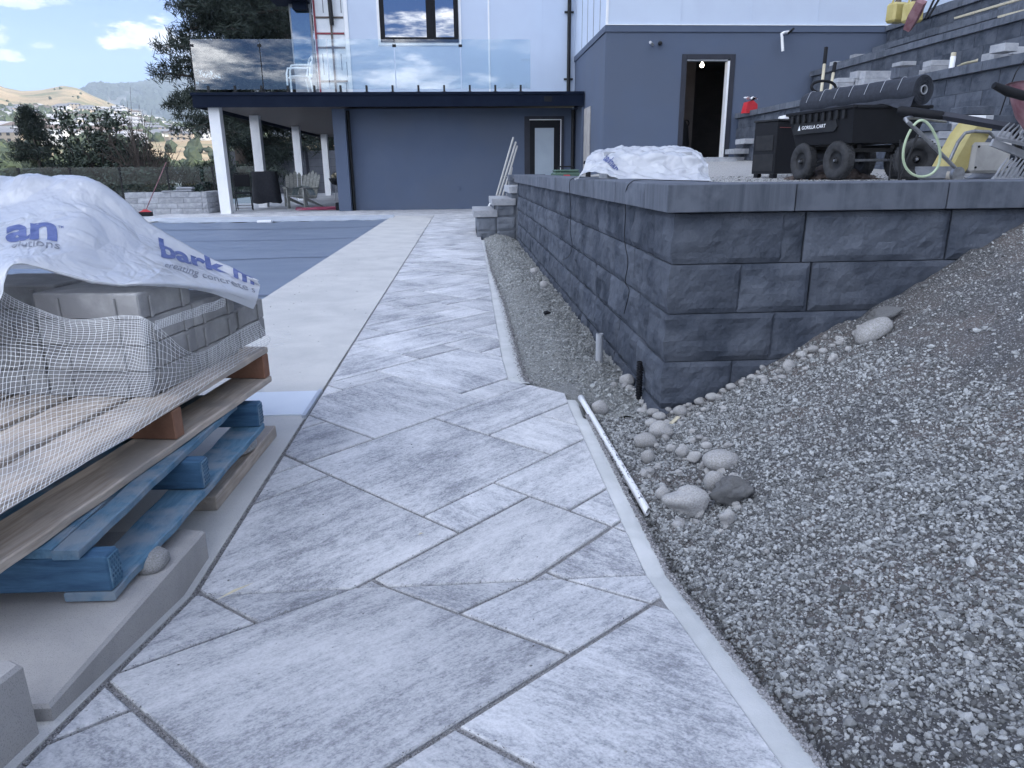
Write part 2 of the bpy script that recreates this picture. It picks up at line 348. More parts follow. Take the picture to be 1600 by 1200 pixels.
# pool deck concrete, split round the pool
PX0, PX1, PY0, PY1 = -6.6, -1.62, -3.0, 16.2
MB().box(PX1, XL-.012, Y0, 17.0, -.2, 0).ob('concrete_deck', M_concrete)
deck = S.objects['concrete_deck']; tag(deck, kind='structure')
m = MB()
ys_ = [Y0, 1.2, .8, .3, -.6]
vs = []; fs = []
for i, y in enumerate(ys_): vs += [(-3.2, y, ramp(y)), (XL-.012, y, ramp(y)), (XL-.012, y, -.2)]
for i in range(len(ys_)-1):
    a = i*3; fs += [(a, a+3, a+4, a+1), (a+1, a+4, a+5, a+2)]
tag(link('sloping_concrete_deck', mesh(vs, fs, M_concrete)), kind='structure')
tag(MB().box(-9.5, PX0, Y0-4, 17.0, -.2, -.0).ob('left_concrete_deck', M_concrete), kind='structure')
# pool cover: a slack tarpaulin with welded seams
def cover(x, y):
    z = -.035 - .02*math.sin((x-PX0)/(PX1-PX0)*math.pi)
    z += .006*fbm((x*1.5, y*.8, 0)) + .004*math.sin(y*5+x*1.2+2*fbm((x*.7, y*.7, 5)))
    e = min(PY1-y, 1.0); z += .012*math.sin(x*9+3*y)*max(0, 1-e)
    for s in (3.2, 6.1, 9.0, 11.6, 14.0):
        z += .010*math.exp(-((y-s)/.03)**2)
    return z
M_cover = pm('pool_cover_cloth', (.135, .172, .235), (.165, .202, .268), 1.2, .5, .3, 40, bdist=.003, stretch=(1, 3, 1))
o = grid_obj('pool_cover', list(np.linspace(PX0, PX1, 60)), list(np.linspace(PY0+3, PY1, 260)), cover, M_cover)
tag(o, 'slate blue tarpaulin stretched over the sunken pool beside the concrete deck', 'pool cover')
for s in (3.2, 6.1, 9.0, 11.6, 14.0):
    vs = []; n_ = 50
    for i in range(n_+1):
        x = PX0+(PX1-PX0)*i/n_
        vs += [(x, s-.025, cover(x, s-.025)+.004), (x, s+.025, cover(x, s+.025)+.006)]
    link('seam', mesh(vs, [(2*i, 2*i+2, 2*i+3, 2*i+1) for i in range(n_)], pm('seam_cloth', (.10, .125, .18), None, 4, .6) if 'seam_cloth' not in MATS else MATS['seam_cloth'], True), o)
w_ = MB().box(-4.32, -4.02, 15.55, 15.68, 0, .05, c=.01); q = w_.ob('pool_float', M_pvc); q.location = (0, 0, -.03)
tag(q, 'small white block lying near the far end of the pool cover', 'float')
tr = thing('cover_track', 'pair of pale aluminium rails along the far edge of the pool', 'track')
for k in range(3): MB().box(PX0-.2, -1.55, 16.21+k*.16, 16.30+k*.16, -.05, .012+.014*k, c=.004).ob('rail', pm('pale_aluminium', (.42, .46, .52), None, 3, .4, metal=.4) if 'pale_aluminium' not in MATS else MATS['pale_aluminium'], tr)
# ---- pavers of three formats at 45 degrees
path_R = [(.255, 10.56), (.249, 8.85), (.216, 6.27), (.198, 4.6), (.188, 3.68), (.195, 3.29), (.295, 3.17), (.435, 3.045), (.428, 2.87), (.428, 2.2), (.428, 1.525), (.428, .2)]
path_poly = [(XL, .2)] + [(x, y) for x, y in path_R[::-1]] + [(.27, 12.0), (.27, 17.4), (.9, 17.4), (.9, 19.6), (-3.0, 19.6), (-7.5, 19.6), (-7.5, 16.85), (XL, 16.85)]
def clip_half(poly, nx, ny, c):      # keep nx*x+ny*y <= c
    out = []
    for i in range(len(poly)):
        a, b = poly[i], poly[(i+1) % len(poly)]
        da, db = nx*a[0]+ny*a[1]-c, nx*b[0]+ny*b[1]-c
        if da <= 0: out.append(a)
        if (da < 0 < db) or (db < 0 < da):
            t = da/(da-db); out.append((a[0]+(b[0]-a[0])*t, a[1]+(b[1]-a[1])*t))
    return out
def area(p): return .5*sum(p[i][0]*p[(i+1) % len(p)][1]-p[(i+1) % len(p)][0]*p[i][1] for i in range(len(p)))
occ = {}
pieces = []
def place(u, v, w, h):
    cs = [(u+i, v+j) for i in range(w) for j in range(h)]
    if any(c in occ for c in cs): return False
    for c in cs: occ[c] = 1
    pieces.append((u, v, w, h)); return True
for pc in [(8, 9, 4, 4), (10, 13, 4, 4), (4, 8, 4, 4), (2, 4, 4, 4), (14, 14, 4, 4), (12, 18, 4, 4), (4, 0, 4, 4), (8, 0, 4, 4), (-2, 0, 4, 4), (8, 8, 2, 1), (6, 12, 2, 1), (4, 12, 2, 1), (12, 17, 2, 1), (10, 17, 2, 1), (14, 13, 2, 1), (0, 7, 2, 1), (12, 11, 4, 2), (10, 7, 4, 2), (6, 6, 4, 2), (12, 9, 2, 2), (8, 13, 2, 2), (6, 4, 2, 2), (14, 9, 4, 2), (8, 15, 2, 2), (10, 6, 2, 1), (8, 4, 2, 2), (2, 8, 2, 2), (2, 10, 2, 2), (0, 8, 2, 2), (16, 11, 2, 3), (0, 4, 2, 3), (14, 18, 4, 1), (16, 19, 4, 3)]:
    place(*pc)
def xy(u, v): v += .43; u += .1; return ((u-v)*K*.70711, (u+v)*K*.70711)
def near_path(u, v):
    x, y = xy(u+.5, v+.5)
    if not (.0 < y < 19.8): return False
    if y < 16.7: return -1.0 < x < .62
    return -7.7 < x < 1.2
cells = sorted([(u, v) for u in range(-40, 110) for v in range(-5, 190) if near_path(u, v)], key=lambda c: (c[0]+c[1], c[0]))
rr_ = random.Random(3)
for (u, v) in cells:
    if (u, v) in occ: continue
    opts = [(4, 4)]*5 + [(4, 2)]*4 + [(2, 4)]*1 + [(2, 2)]*3 + [(2, 1)]*2
    rr_.shuffle(opts)
    for w, h in opts+[(2, 2), (2, 1), (1, 2), (1, 1)]:
        if place(u, v, w, h): break
def inset(poly, d):
    n = len(poly); out = []
    for i in range(n):
        p0, p1, p2 = Vector(poly[i-1]), Vector(poly[i]), Vector(poly[(i+1) % n])
        e1 = (p1-p0).normalized(); e2 = (p2-p1).normalized()
        n1 = Vector((-e1.y, e1.x)); n2 = Vector((-e2.y, e2.x)); b = n1+n2
        if b.length < .05: b = n1
        b.normalize(); out.append(tuple(p1 + b*min(d/max(.3, b.dot(n1)), 3*d)))
    return out
def dedupe(p, e=.002):
    q = []
    for a in p:
        if not q or (Vector(a)-Vector(q[-1])).length > e: q.append(a)
    while len(q) > 2 and (Vector(q[0])-Vector(q[-1])).length < e: q.pop()
    return q
paving = thing('paver_path', None, None); tag(paving, kind='structure')
far_mb = MB(); cnt = 0
slabs = []
for (u, v, w, h) in pieces:
    cx_, cy_ = xy(u+w/2, v+h/2)
    g_ = .006 if cy_ < 1.7 else (.0045 if cy_ < 3.5 else .006)
    poly = list(path_poly)
    s = .70711
    # half planes in uv -> xy
    for nx, ny, c in ((s, s, (u+w+.1)*K-g_), (-s, -s, -((u+.1)*K+g_)), (-s, s, (v+h+.43)*K-g_), (s, -s, -((v+.43)*K+g_))):
        poly = clip_half(poly, nx, ny, c)
        if len(poly) < 3: break
    if len(poly) < 3: continue
    parts_ = [poly]
    if min(p[1] for p in poly) < Y0-.01 and max(p[1] for p in poly) > Y0+.01:
        parts_ = [clip_half(poly, 0, 1, Y0-.003), clip_half(poly, 0, -1, -Y0-.003)]
    for pl in parts_:
        pl = dedupe(pl)
        if len(pl) < 3 or abs(area(pl)) < .0006: continue
        slabs.append((cy_, pl, rr_.random() < .5))
slabs.sort(key=lambda t: t[0]-(0 if abs(t[1][0][0]) < 2 else -3))
for n_, (cy_, pl, turn) in enumerate(slabs):
    c = (sum(p[0] for p in pl)/len(pl), sum(p[1] for p in pl)/len(pl))
    ang = R(45)+(R(90) if turn else 0)
    if c[1] > 8: ang = R(-20)
    ca, sa = math.cos(-ang), math.sin(-ang)
    top = inset(pl, .003); z_j = rr_.uniform(-.0012, .0012); tl = (rr_.uniform(-.001, .001), rr_.uniform(-.001, .001))
    zc = ramp(c[1])
    def loc(p, dz):
        x, y = p[0]-c[0], p[1]-c[1]; zz = ramp(p[1])-zc+dz+(tl[0]*x+tl[1]*y)*2
        return (x*ca-y*sa, x*sa+y*ca, zz)
    n = len(pl)
    V = [loc(p, z_j) for p in top]+[loc(p, z_j-.003) for p in pl]+[loc(p, -.03) for p in pl]
    Fc = [tuple(range(n))]+[(n+i, n+(i+1) % n, (i+1) % n, i) for i in range(n)]+[(2*n+i, 2*n+(i+1) % n, n+(i+1) % n, n+i) for i in range(n)]
    if n_ < 298:
        o = link('paver', mesh(V, Fc, M_paver), paving, (c[0], c[1], zc), (0, 0, ang)); cnt += 1
    else:
        MM = Matrix.Translation((c[0], c[1], zc)) @ Matrix.Rotation(ang, 4, 'Z')
        far_mb.add([MM @ Vector(q) for q in V], Fc)
if far_mb.v: tag(far_mb.ob('distant_pavers', M_paver, paving), kind='stuff')
# sand in the joints: one sheet under the pavers
sp = MB()
xsn = (XL-.014, .44)
ysn = [.2, .6, 1.0, Y0, 3.04, 3.17, 3.3, 4.6, 8.85, 10.5, 16.86]
vs = []
for y in ysn: vs += [(XL-.014, y, ramp(y)-.007), ((.432 if y < 3.1 else .20 if y < 8 else .252 if y < 12 else .27), y, ramp(y)-.007)]
vs += [(-7.6, 16.86, -.007), (-7.6, 19.7, -.007), (1.4, 19.7, -.007), (1.4, 16.86, -.007)]
fs = [(2*i, 2*i+1, 2*i+3, 2*i+2) for i in range(len(ysn)-1)]; b0 = 2*len(ysn); fs.append((b0, b0+3, b0+2, b0+1))
tag(link('joint_sand', mesh(vs, fs, M_sand)), kind='structure')
# loose sand grains heaped along the left joint
# patio behind the pool, under the deck and beyond
tag(MB().box(-9.2, -2.9, 19.62, 38, -.3, -.003).ob('patio', pm('patio_slab', (.30, .32, .35), (.40, .42, .45), 1.0, .8, .3, 60)), kind='structure')
tag(MB().box(-10, -7.55, 17.0, 19.62, -.3, -.002).ob('patio_corner', MATS['patio_slab']), kind='structure')
# mortar haunch (edge restraint) along the right of the path
def haunch(name, inner, outer):
    vs = []; n = 0
    for (a, b) in zip(inner, outer):
        L = (b[0]-a[0])
        w1 = .008*fbm((3, a[1]*7, 2))+.004*fbm((3, a[1]*30, 2))
        prof = [(a[0]-.004, -.03), (a[0]-.003, -.006), (a[0]+.001, -.0045), (a[0]+L*.5, -.0055), (b[0]-.005+w1, -.0075), (b[0]+w1, -.012), (b[0]+.006+w1, -.03), (b[0]+.012+w1, -.10)]
        for x, z in prof:
            vs.append((x, a[1], ramp(a[1])+z+.0012*fbm((x*25, a[1]*25, 1))))
        n += 1
    return tag(link(name, mesh(vs, [(i*8+k, i*8+k+1, (i+1)*8+k+1, (i+1)*8+k) for i in range(n-1) for k in range(7)], M_kerbcon, True)), kind='structure')
def interp(pts, y):
    for a, b in zip(pts, pts[1:]):
        if min(a[1], b[1]) <= y <= max(a[1], b[1]):
            t = (y-a[1])/(b[1]-a[1]+1e-9); return a[0]+(b[0]-a[0])*t
    return pts[-1][0] if abs(y-pts[-1][1]) < abs(y-pts[0][1]) else pts[0][0]
yy = list(np.linspace(.3, 2.95, 260))
haunch('mortar_border', [(.43, y) for y in yy], [(.492 - (.02 if y > 2.7 else 0), y) for y in yy])
yy = list(np.linspace(3.22, 10.6, 300))
O_ = [(.305, 3.2), (.276, 3.3), (.274, 3.67), (.29, 5.36), (.269, 7.34), (.285, 9.46), (.311, 10.86)]
haunch('mortar_border_far', [(interp(path_R, y), y) for y in yy], [(interp(O_, y), y) for y in yy])
# ---- gravel bed and slope
def toe(y): return .52+.24*min(1, max(0, (y-1.0)/1.8))
def gz(x, y):
    z = ramp(y)*min(1, max(0, 1-(x-.5)*.9)) - .028
    t = toe(y); d = x-t
    if d > 0:
        dd = d-.12*(1-math.exp(-d/.12)); z += .56*dd*(1 if y > 2.0 else .74+.13*y)
    if y > 2.85:      # bed between path and wall
        z += .055*math.sin(min(1, max(0, (x-.28)/.5))*math.pi)*min(1, (y-2.85)/.8)*(.8+.5*fbm((x, y*.9, 4)))
        z += -.03*min(1, max(0, (x-.5)/.3))
    if x < .56 and y < 2.9: z -= .035*math.exp(-((x-.52)/.02)**2)
    k = min(1, max(0, (x-.5)/.08)) if y < 2.95 else min(1, max(0, (x-.31)/.06))
    z += k*(.020*fbm((x*5, y*5, .7), 3) + .014*fbm((x*16, y*16, 7), 3)) + .004*fbm((x*50, y*50, 3), 3)
    # furrows down the slope
    z += k*.012*fbm(((x*.4+y*.9)*6, (x*.9-y*.4)*1.2, 9), 3)*min(1, max(0, d))
    return z
xs = list(np.arange(.47, 1.6, .014))+list(np.arange(1.6, 3.6, .03)); ys = list(np.arange(-.2, 2.79, .014))
o = grid_obj('gravel_slope', xs, ys, gz, M_gravel); tag(o, kind='structure')
xs = list(np.arange(.20, .84, .016)); ys = list(np.arange(2.79, 11.6, .022))
def gz2(x, y):
    i = interp(O_, y) if y > 3.2 else (.47 if y < 3.0 else .47-(y-3.0)*.85)
    z = gz(x, y)
    return z if x > i-.01 else min(z, -.045)
o = grid_obj('gravel_bed', xs, ys, gz2, M_bed); tag(o, kind='structure')
# small chips, instanced stones that nobody could count
def stones(name, pts, mat, flat=.6, res=1, seeds=6, namp=.5):
    me = bpy.data.meshes.new('pts'); me.from_pydata([p[0] for p in pts], [], [])
    for nm, ty, arr in (('sc', 'FLOAT_VECTOR', [c for p in pts for c in p[1]]), ('rot', 'FLOAT_VECTOR', [c for p in pts for c in p[2]]), ('vi', 'INT', [rr_.randrange(seeds) for p in pts])):
        a = me.attributes.new(nm, ty, 'POINT'); a.data.foreach_set('vector' if ty == 'FLOAT_VECTOR' else 'value', arr)
    o = link(name, me); ng = bpy.data.node_groups.new(name, 'GeometryNodeTree')
    ng.interface.new_socket('Geometry', in_out='INPUT', socket_type='NodeSocketGeometry'); ng.interface.new_socket('Geometry', in_out='OUTPUT', socket_type='NodeSocketGeometry')
    n, l = ng.nodes, ng.links; gi = n.new('NodeGroupInput'); go = n.new('NodeGroupOutput')
    jn = n.new('GeometryNodeJoinGeometry')
    for sd_ in range(seeds):
        ic = n.new('GeometryNodeMeshIcoSphere'); ic.inputs['Radius'].default_value = 1; ic.inputs['Subdivisions'].default_value = res
        po = n.new('GeometryNodeInputPosition'); nt_ = n.new('ShaderNodeTexNoise'); nt_.noise_dimensions = '4D'; nt_.inputs['W'].default_value = sd_*7.3; nt_.inputs['Scale'].default_value = .8; nt_.inputs['Detail'].default_value = 2; l.new(po.outputs[0], nt_.inputs['Vector'])
        sb = n.new('ShaderNodeVectorMath'); sb.operation = 'SUBTRACT'; l.new(nt_.outputs['Color'], sb.inputs[0]); sb.inputs[1].default_value = (.5, .5, .5)
        ml = n.new('ShaderNodeVectorMath'); ml.operation = 'SCALE'; l.new(sb.outputs[0], ml.inputs[0]); ml.inputs['Scale'].default_value = namp*4
        sp_ = n.new('GeometryNodeSetPosition'); l.new(ic.outputs['Mesh'], sp_.inputs['Geometry']); l.new(ml.outputs[0], sp_.inputs['Offset'])
        sm = n.new('GeometryNodeSetMaterial'); sm.inputs['Material'].default_value = mat; l.new(sp_.outputs[0], sm.inputs[0])
        gti = n.new('GeometryNodeGeometryToInstance'); l.new(sm.outputs[0], gti.inputs[0]); l.new(gti.outputs[0], jn.inputs[0])
    def attr(nm, ty):
        a = n.new('GeometryNodeInputNamedAttribute'); a.data_type = ty; a.inputs[0].default_value = nm; return a.outputs[0]
    mp = n.new('GeometryNodeMeshToPoints'); l.new(gi.outputs[0], mp.inputs[0])
    ip = n.new('GeometryNodeInstanceOnPoints'); l.new(mp.outputs[0], ip.inputs['Points']); l.new(jn.outputs[0], ip.inputs['Instance']); ip.inputs['Pick Instance'].default_value = True
    l.new(attr('vi', 'INT'), ip.inputs['Instance Index']); l.new(attr('rot', 'FLOAT_VECTOR'), ip.inputs['Rotation']); l.new(attr('sc', 'FLOAT_VECTOR'), ip.inputs['Scale'])
    l.new(ip.outputs[0], go.inputs[0])
    md = o.modifiers.new('stones', 'NODES'); md.node_group = ng
    return tag(o, kind='stuff')
def scatter(n, x0, x1, y0, y1, ok, s0, s1, zf=None, sink=.25, p=2.5):
    out = []
    while len(out) < n:
        x, y = rr_.uniform(x0, x1), rr_.uniform(y0, y1)
        if not ok(x, y): continue
        r = s0+(s1-s0)*rr_.random()**p
        z = (zf or gz)(x, y)+r*sink
        out.append(((x, y, z), (r*rr_.uniform(.8, 1.35), r*rr_.uniform(.6, 1.0), r*rr_.uniform(.45, 1.0)), (rr_.uniform(-.6, .6), rr_.uniform(-.6, .6), rr_.uniform(0, 6.28))))
    return out
def band(x, y): return .55+.45*fbm((((x*.35+y*.93)*2.4), (x*.93-y*.35)*.6, 5), 3)*2
ok1 = lambda x, y: x > .50+.01*rr_.random() and x*1.2 < 2.2*y+1.4 and rr_.random() < (band(x, y)+.35)*(1-.8*min(1, max(0, x+y*.25-1.45)/.6))
pts = scatter(115000, .49, 1.5, .30, 2.75, ok1, .0012, .0066) + scatter(22000, 1.3, 3.0, 1.0, 2.75, ok1, .0015, .006) + scatter(1300, .52, 2.2, .5, 2.7, ok1, .006, .013)
stones('gravel_chips', pts, M_stone)
ok2 = lambda x, y: x > (interp(O_, y) if y > 3.2 else .49)+.006+.02*rr_.random()
pts = scatter(22000, .27, .80, 2.75, 6.5, ok2, .002, .007, gz2) + scatter(9000, .27, .80, 6.0, 11.2, ok2, .004, .012, gz2) + scatter(700, .4, .8, 2.8, 6, lambda x, y: ok2(x, y) and x > .45+.3*rr_.random(), .006, .014, gz2)
stones('gravel_bed_chips', pts, M_bchip)
# grit along the left joint and edges of the mortar
pts = [((XL-.006+rr_.gauss(0, .006), y, ramp(y)-.004), (r, r, r*.8), (rr_.random()*3, rr_.random()*3, 0)) for y in [rr_.uniform(.8, 1)*1 if False else .75+3.2*rr_.random()**1.6 for _ in range(5000)] for r in [rr_.uniform(.0008, .0021)]]
for (cy_, pl, _t) in slabs:
    if cy_ > 2.9: continue
    for a_, b_ in zip(pl, pl[1:]+pl[:1]):
        L_ = math.hypot(b_[0]-a_[0], b_[1]-a_[1]); nx_, ny_ = (b_[1]-a_[1])/(L_+1e-9), -(b_[0]-a_[0])/(L_+1e-9)
        for _ in range(int(L_*(420 if cy_ < 1.8 else 230))):
            t_ = rr_.random(); o_ = rr_.gauss(.0045, .0035); r = rr_.uniform(.0006, .0016); x, y = a_[0]+(b_[0]-a_[0])*t_+nx_*o_, a_[1]+(b_[1]-a_[1])*t_+ny_*o_
            if x > .425: continue
            pts.append(((x, y, ramp(y)+(-.0055 if o_ > .001 else .0006)), (r, r, r*.8), (rr_.random()*3, rr_.random()*3, 0)))
for _ in range(4200):
    y = .35+2.4*rr_.random()**1.3; r = rr_.uniform(.0012, .0042); x = .489+abs(rr_.gauss(0, .012))-.010
    pts.append(((x, y, ramp(y)-.006+(0 if x < .492 else -.012)), (r, r, r*.7), (rr_.random()*3, rr_.random()*3, 0)))
for _ in range(2600):
    y = 3.25+6*rr_.random()**1.5; r = rr_.uniform(.0015, .005); x = interp(O_, y)-.004+rr_.gauss(0, .012)
    pts.append(((x, y, -.008), (r, r, r*.7), (rr_.random()*3, rr_.random()*3, 0)))
stones('joint_grit', pts, pm('joint_grit_mat', (.14, .14, .145), (.30, .30, .31), 100, .9, rand=.5), res=1, seeds=3)
# ---- cobbles
def cobble_mesh(seed, res=3, amp=.16):
    bm = bmesh.new(); bmesh.ops.create_icosphere(bm, subdivisions=res, radius=1)
    for v in bm.verts:
        v.co *= 1+amp*noise.noise(v.co*1.1+Vector((seed*3.1, 0, 0)))+.03*noise.noise(v.co*4+Vector((seed, 9, 0)))
    me = bpy.data.meshes.new('cobble'); bm.to_mesh(me); bm.free(); me.materials.append(M_cobble)
    me.polygons.foreach_set('use_smooth', [True]*len(me.polygons)); return me
CB = [cobble_mesh(i) for i in range(6)]; CR = [cobble_mesh(10+i, 3, .42) for i in range(4)]
CLOD = cobble_mesh(33, 4, .5); CLOD.materials[0] = M_clod
for v_ in CLOD.vertices: v_.co *= 1+.18*noise.noise(v_.co*5)+.08*noise.noise(v_.co*13)
def on_slope(px, py):
    d = ray(px, py); t = .8
    for _ in range(400):
        q = np.array([0, 0, H])+d*t
        zf = gz2 if q[1] > 2.8 else gz
        if q[2] <= zf(q[0], q[1]) or q[1] > 10: break
        t += .01
    return q
def cobble(px, py, w, h, label, tilt=0.0, me=None, group=None, yaw=0.0, cy_=None):
    q = on_slope(px, cy_ or py+h*.35); dist = q[1]*math.cos(PITCH)
    r = w/2*dist/F*1.02; rz = h/2*dist/F
    o = link('cobble', me or CB[rnd.randrange(6)], None, (q[0], q[1], gz(q[0], min(q[1], 2.78))+rz*.75 if q[1] < 2.8 else q[2]+rz*.5), (0, tilt, yaw))
    o.scale = (r, r*.72, rz*1.05); tag(o, label, 'stone', group); return o
cobble(1127, 718, 66, 38, 'large smooth egg-shaped grey cobble lying on the gravel right of the pipe')
cobble(1068, 782, 76, 50, 'large dusty boulder half buried beside the cut end of the white pipe', me=CR[0])
cobble(1145, 768, 70, 52, 'rough dark clod of rock between the two large cobbles', me=CLOD)
cobble(1116, 752, 38, 40, 'rounded stone tucked behind the rough dark clod', me=CB[2])
cobble(937, 634, 28, 28, 'round grey cobble touching the far part of the white pipe')
cobble(1008, 688, 40, 28, 'dusty flat-topped cobble below the wall corner, left of the wood sliver', me=CB[1])
cobble(1030, 672, 40, 28, 'pale wedge-shaped stone leaning on the dusty cobble', me=CR[2])
cobble(1362, 517, 66, 34, 'long grey cobble tilted against the slope at the foot of the front wall', tilt=-.55)
cobble(1380, 494, 56, 28, 'crumbly pale clod above the long tilted cobble', me=CLOD, tilt=-.4)
cobble(1231, 572, 22, 20, 'squarish pale stone at the foot of the front wall', me=CR[2])
cobble(1270, 548, 18, 12, 'small oval cobble against the front wall above the squarish stone')
cobble(1302, 562, 17, 15, 'lone pointed stone on the slope below the long tilted cobble', me=CR[1])
cobble(980, 592, 26, 24, 'rounded cobble at the base of the side wall below the drain pipe', me=CB[4])
cobble(984, 605, 16, 12, 'small dark oval pebble in front of the rounded cobble at the side wall')
cobble(1066, 706, 24, 22, 'round cobble among the rubble left of the egg-shaped cobble')
cobble(1085, 714, 26, 22, 'squat stone next to the egg-shaped cobble', me=CR[3])
cobble(1012, 716, 24, 26, 'half buried pale stone on the left bank of the rubble')
cobble(1035, 770, 26, 24, 'round stone behind the dusty boulder')
cobble(1134, 808, 26, 30, 'sharp split rock in the hollow below the dark clod', me=CR[0])
cobble(1104, 696, 20, 14, 'small pale pebble just above the egg-shaped cobble')
cobble(835, 422, 13, 10, 'cobble at the far foot of the side wall, nearer the steps')
cobble(850, 443, 14, 12, 'cobble at the far foot of the side wall, nearer the viewer')
gp = 'small cobbles strewn at the foot of the retaining wall'; lb = 'small grey river cobble strewn along the foot of the retaining wall'
for px, py, w, h, in [(1000, 612, 16, 10), (1008, 620, 18, 10), (994, 620, 15, 9), (1012, 632, 16, 10), (1003, 640, 18, 9), (1020, 644, 22, 13), (1044, 640, 13, 10), (1052, 646, 12, 8), (1063, 642, 26, 20), (1030, 652, 24, 15), (1076, 634, 12, 8), (1092, 630, 18, 12), (1112, 620, 22, 14), (1130, 612, 14, 9), (1142, 604, 18, 12), (1160, 597, 14, 10), (1174, 590, 16, 10), (1190, 590, 18, 9), (1252, 556, 20, 13), (1286, 548, 16, 10), (1312, 536, 18, 9), (1325, 545, 12, 9), (1222, 590, 16, 8), (1258, 578, 12, 7), (960, 600, 12, 9), (972, 590, 12, 9), (1018, 662, 24, 16), (1100, 640, 12, 8), (1048, 700, 18, 15), (1124, 782, 14, 12), (1150, 790, 16, 12), (1126, 830, 13, 11), (1198, 862, 11, 10), (1205, 873, 9, 9), (1160, 640, 9, 7), (1240, 640, 10, 6)]:
    wh_ = 'below the corner of the retaining wall' if px < 1100 and py < 670 else ('against the front wall up the slope' if py < 600 else 'in the rubble beside the gravel slope')
    cobble(px, py, w, h, 'small grey river cobble lying '+wh_, group=gp)
rub = []
for _ in range(170):
    if rnd.random() < .45: px = rnd.gauss(1075, 45); py = rnd.gauss(745, 45)
    else:
        t = rnd.random(); px = 960+t*400; py = 575+(75*math.sin(min(1, t*4)*1.57) - 150*max(0, t-.25)/.75)+rnd.gauss(8, 8)
    q = on_slope(px, py)
    if q[0] < .53 or q[1] > 3.2: continue
    r = rnd.uniform(.005, .016)
    rub.append(((q[0], q[1], q[2]+r*.4), (r*1.2, r, r*.75), (rnd.random(), rnd.random(), rnd.random()*6)))
stones('small_rubble', rub, M_cobble, res=2, seeds=5, namp=.35)
# ================================================================ retaining walls
def rock_mesh(w, d, h, seed, faces='F', amp=.012, res=.035, mat=None, gap=.006):
    """block 0..w, 0..d, 0..h; split faces: F = -y side, L = -x side, R = +x side"""
    nx, ny, nz = max(2, round(w/res)), (max(2, round(d/res)) if ('L' in faces or 'R' in faces) else 1), max(2, round(h/res))
    bm = bmesh.new(); vd = {}
    def vert(i, j, k):
        key = (i, j, k)
        if key not in vd:
            p = Vector((w*i/nx, d*j/ny, h*k/nz)); ex = min(p.x, w-p.x); ez = min(p.z, h-p.z); ey = min(p.y, d-p.y); q = p.copy()
            a = fbm((p.x*6+seed*7, p.y*6, p.z*9), 4); b = noise.noise(Vector((p.x*22+seed, p.y*22, p.z*30)))
            if 'F' in faces and j == 0:
                e = min(1, min(ex, ez)/.03) if 'L' not in faces else min(1, min(w-p.x, ez)/.03)
                q.y -= amp*(.35+a*1.3+.3*b)*(.2+.8*e)
                if ez < .001 or (w-p.x) < .001 or (p.x < .001 and 'L' not in faces): q.y += .007
            if 'L' in faces and i == 0:
                e = min(1, min(d-p.y, ez)/.03); q.x -= amp*(.35+a*1.3+.3*b)*(.2+.8*e)
                if ez < .001 or (d-p.y) < .001: q.x += .007
            if 'R' in faces and i == nx:
                q.x += amp*(.35+a*1.1)*min(1, min(ey, ez)/.03)
            # joint gap
            if i == nx: q.x -= gap
            elif i == 0 and 'L' not in faces: q.x += gap*.5
            if k == nz: q.z -= gap*.6
            vd[key] = bm.verts.new(q)
        return vd[key]
    def quad(a, b, c, e): 
        try: bm.faces.new((vert(*a), vert(*b), vert(*c), vert(*e)))
        except ValueError: pass
    for i in range(nx):
        for k in range(nz): quad((i, 0, k), (i+1, 0, k), (i+1, 0, k+1), (i, 0, k+1))
    for i in range(nx):
        for j in range(ny):
            quad((i, j, nz), (i+1, j, nz), (i+1, j+1, nz), (i, j+1, nz)); quad((i, j+1, 0), (i+1, j+1, 0), (i+1, j, 0), (i, j, 0))
    for j in range(ny):
        for k in range(nz): quad((0, j+1, k), (0, j, k), (0, j, k+1), (0, j+1, k+1)); quad((nx, j, k), (nx, j+1, k), (nx, j+1, k+1), (nx, j, k+1))
    me = bpy.data.meshes.new('block'); bm.to_mesh(me); bm.free(); me.materials.append(mat or M_block); return me
def coping_mesh(w, d, h, c=.004, mat=None, rough=0):
    return MB().box(.0015, w-.0015, 0, d, 0, h, c=c).me(mat or M_coping)
rw = thing('retaining_wall', 'charcoal split-face block retaining wall with thick coping between gravel bed and raised terrace', 'retaining wall', (0, 0, 0))
BW, BH = .457, .2
XW, YW = .81, 2.782
sizes = {}
def bl(w, d, faces, seed, mat=None, res=.035, amp=.012):
    k = (round(w, 3), d, faces, seed, mat.name if mat else '', res)
    if k not in sizes: sizes[k] = rock_mesh(w, d, BH, seed*1.7+w, faces, amp, res, mat)
    return sizes[k]
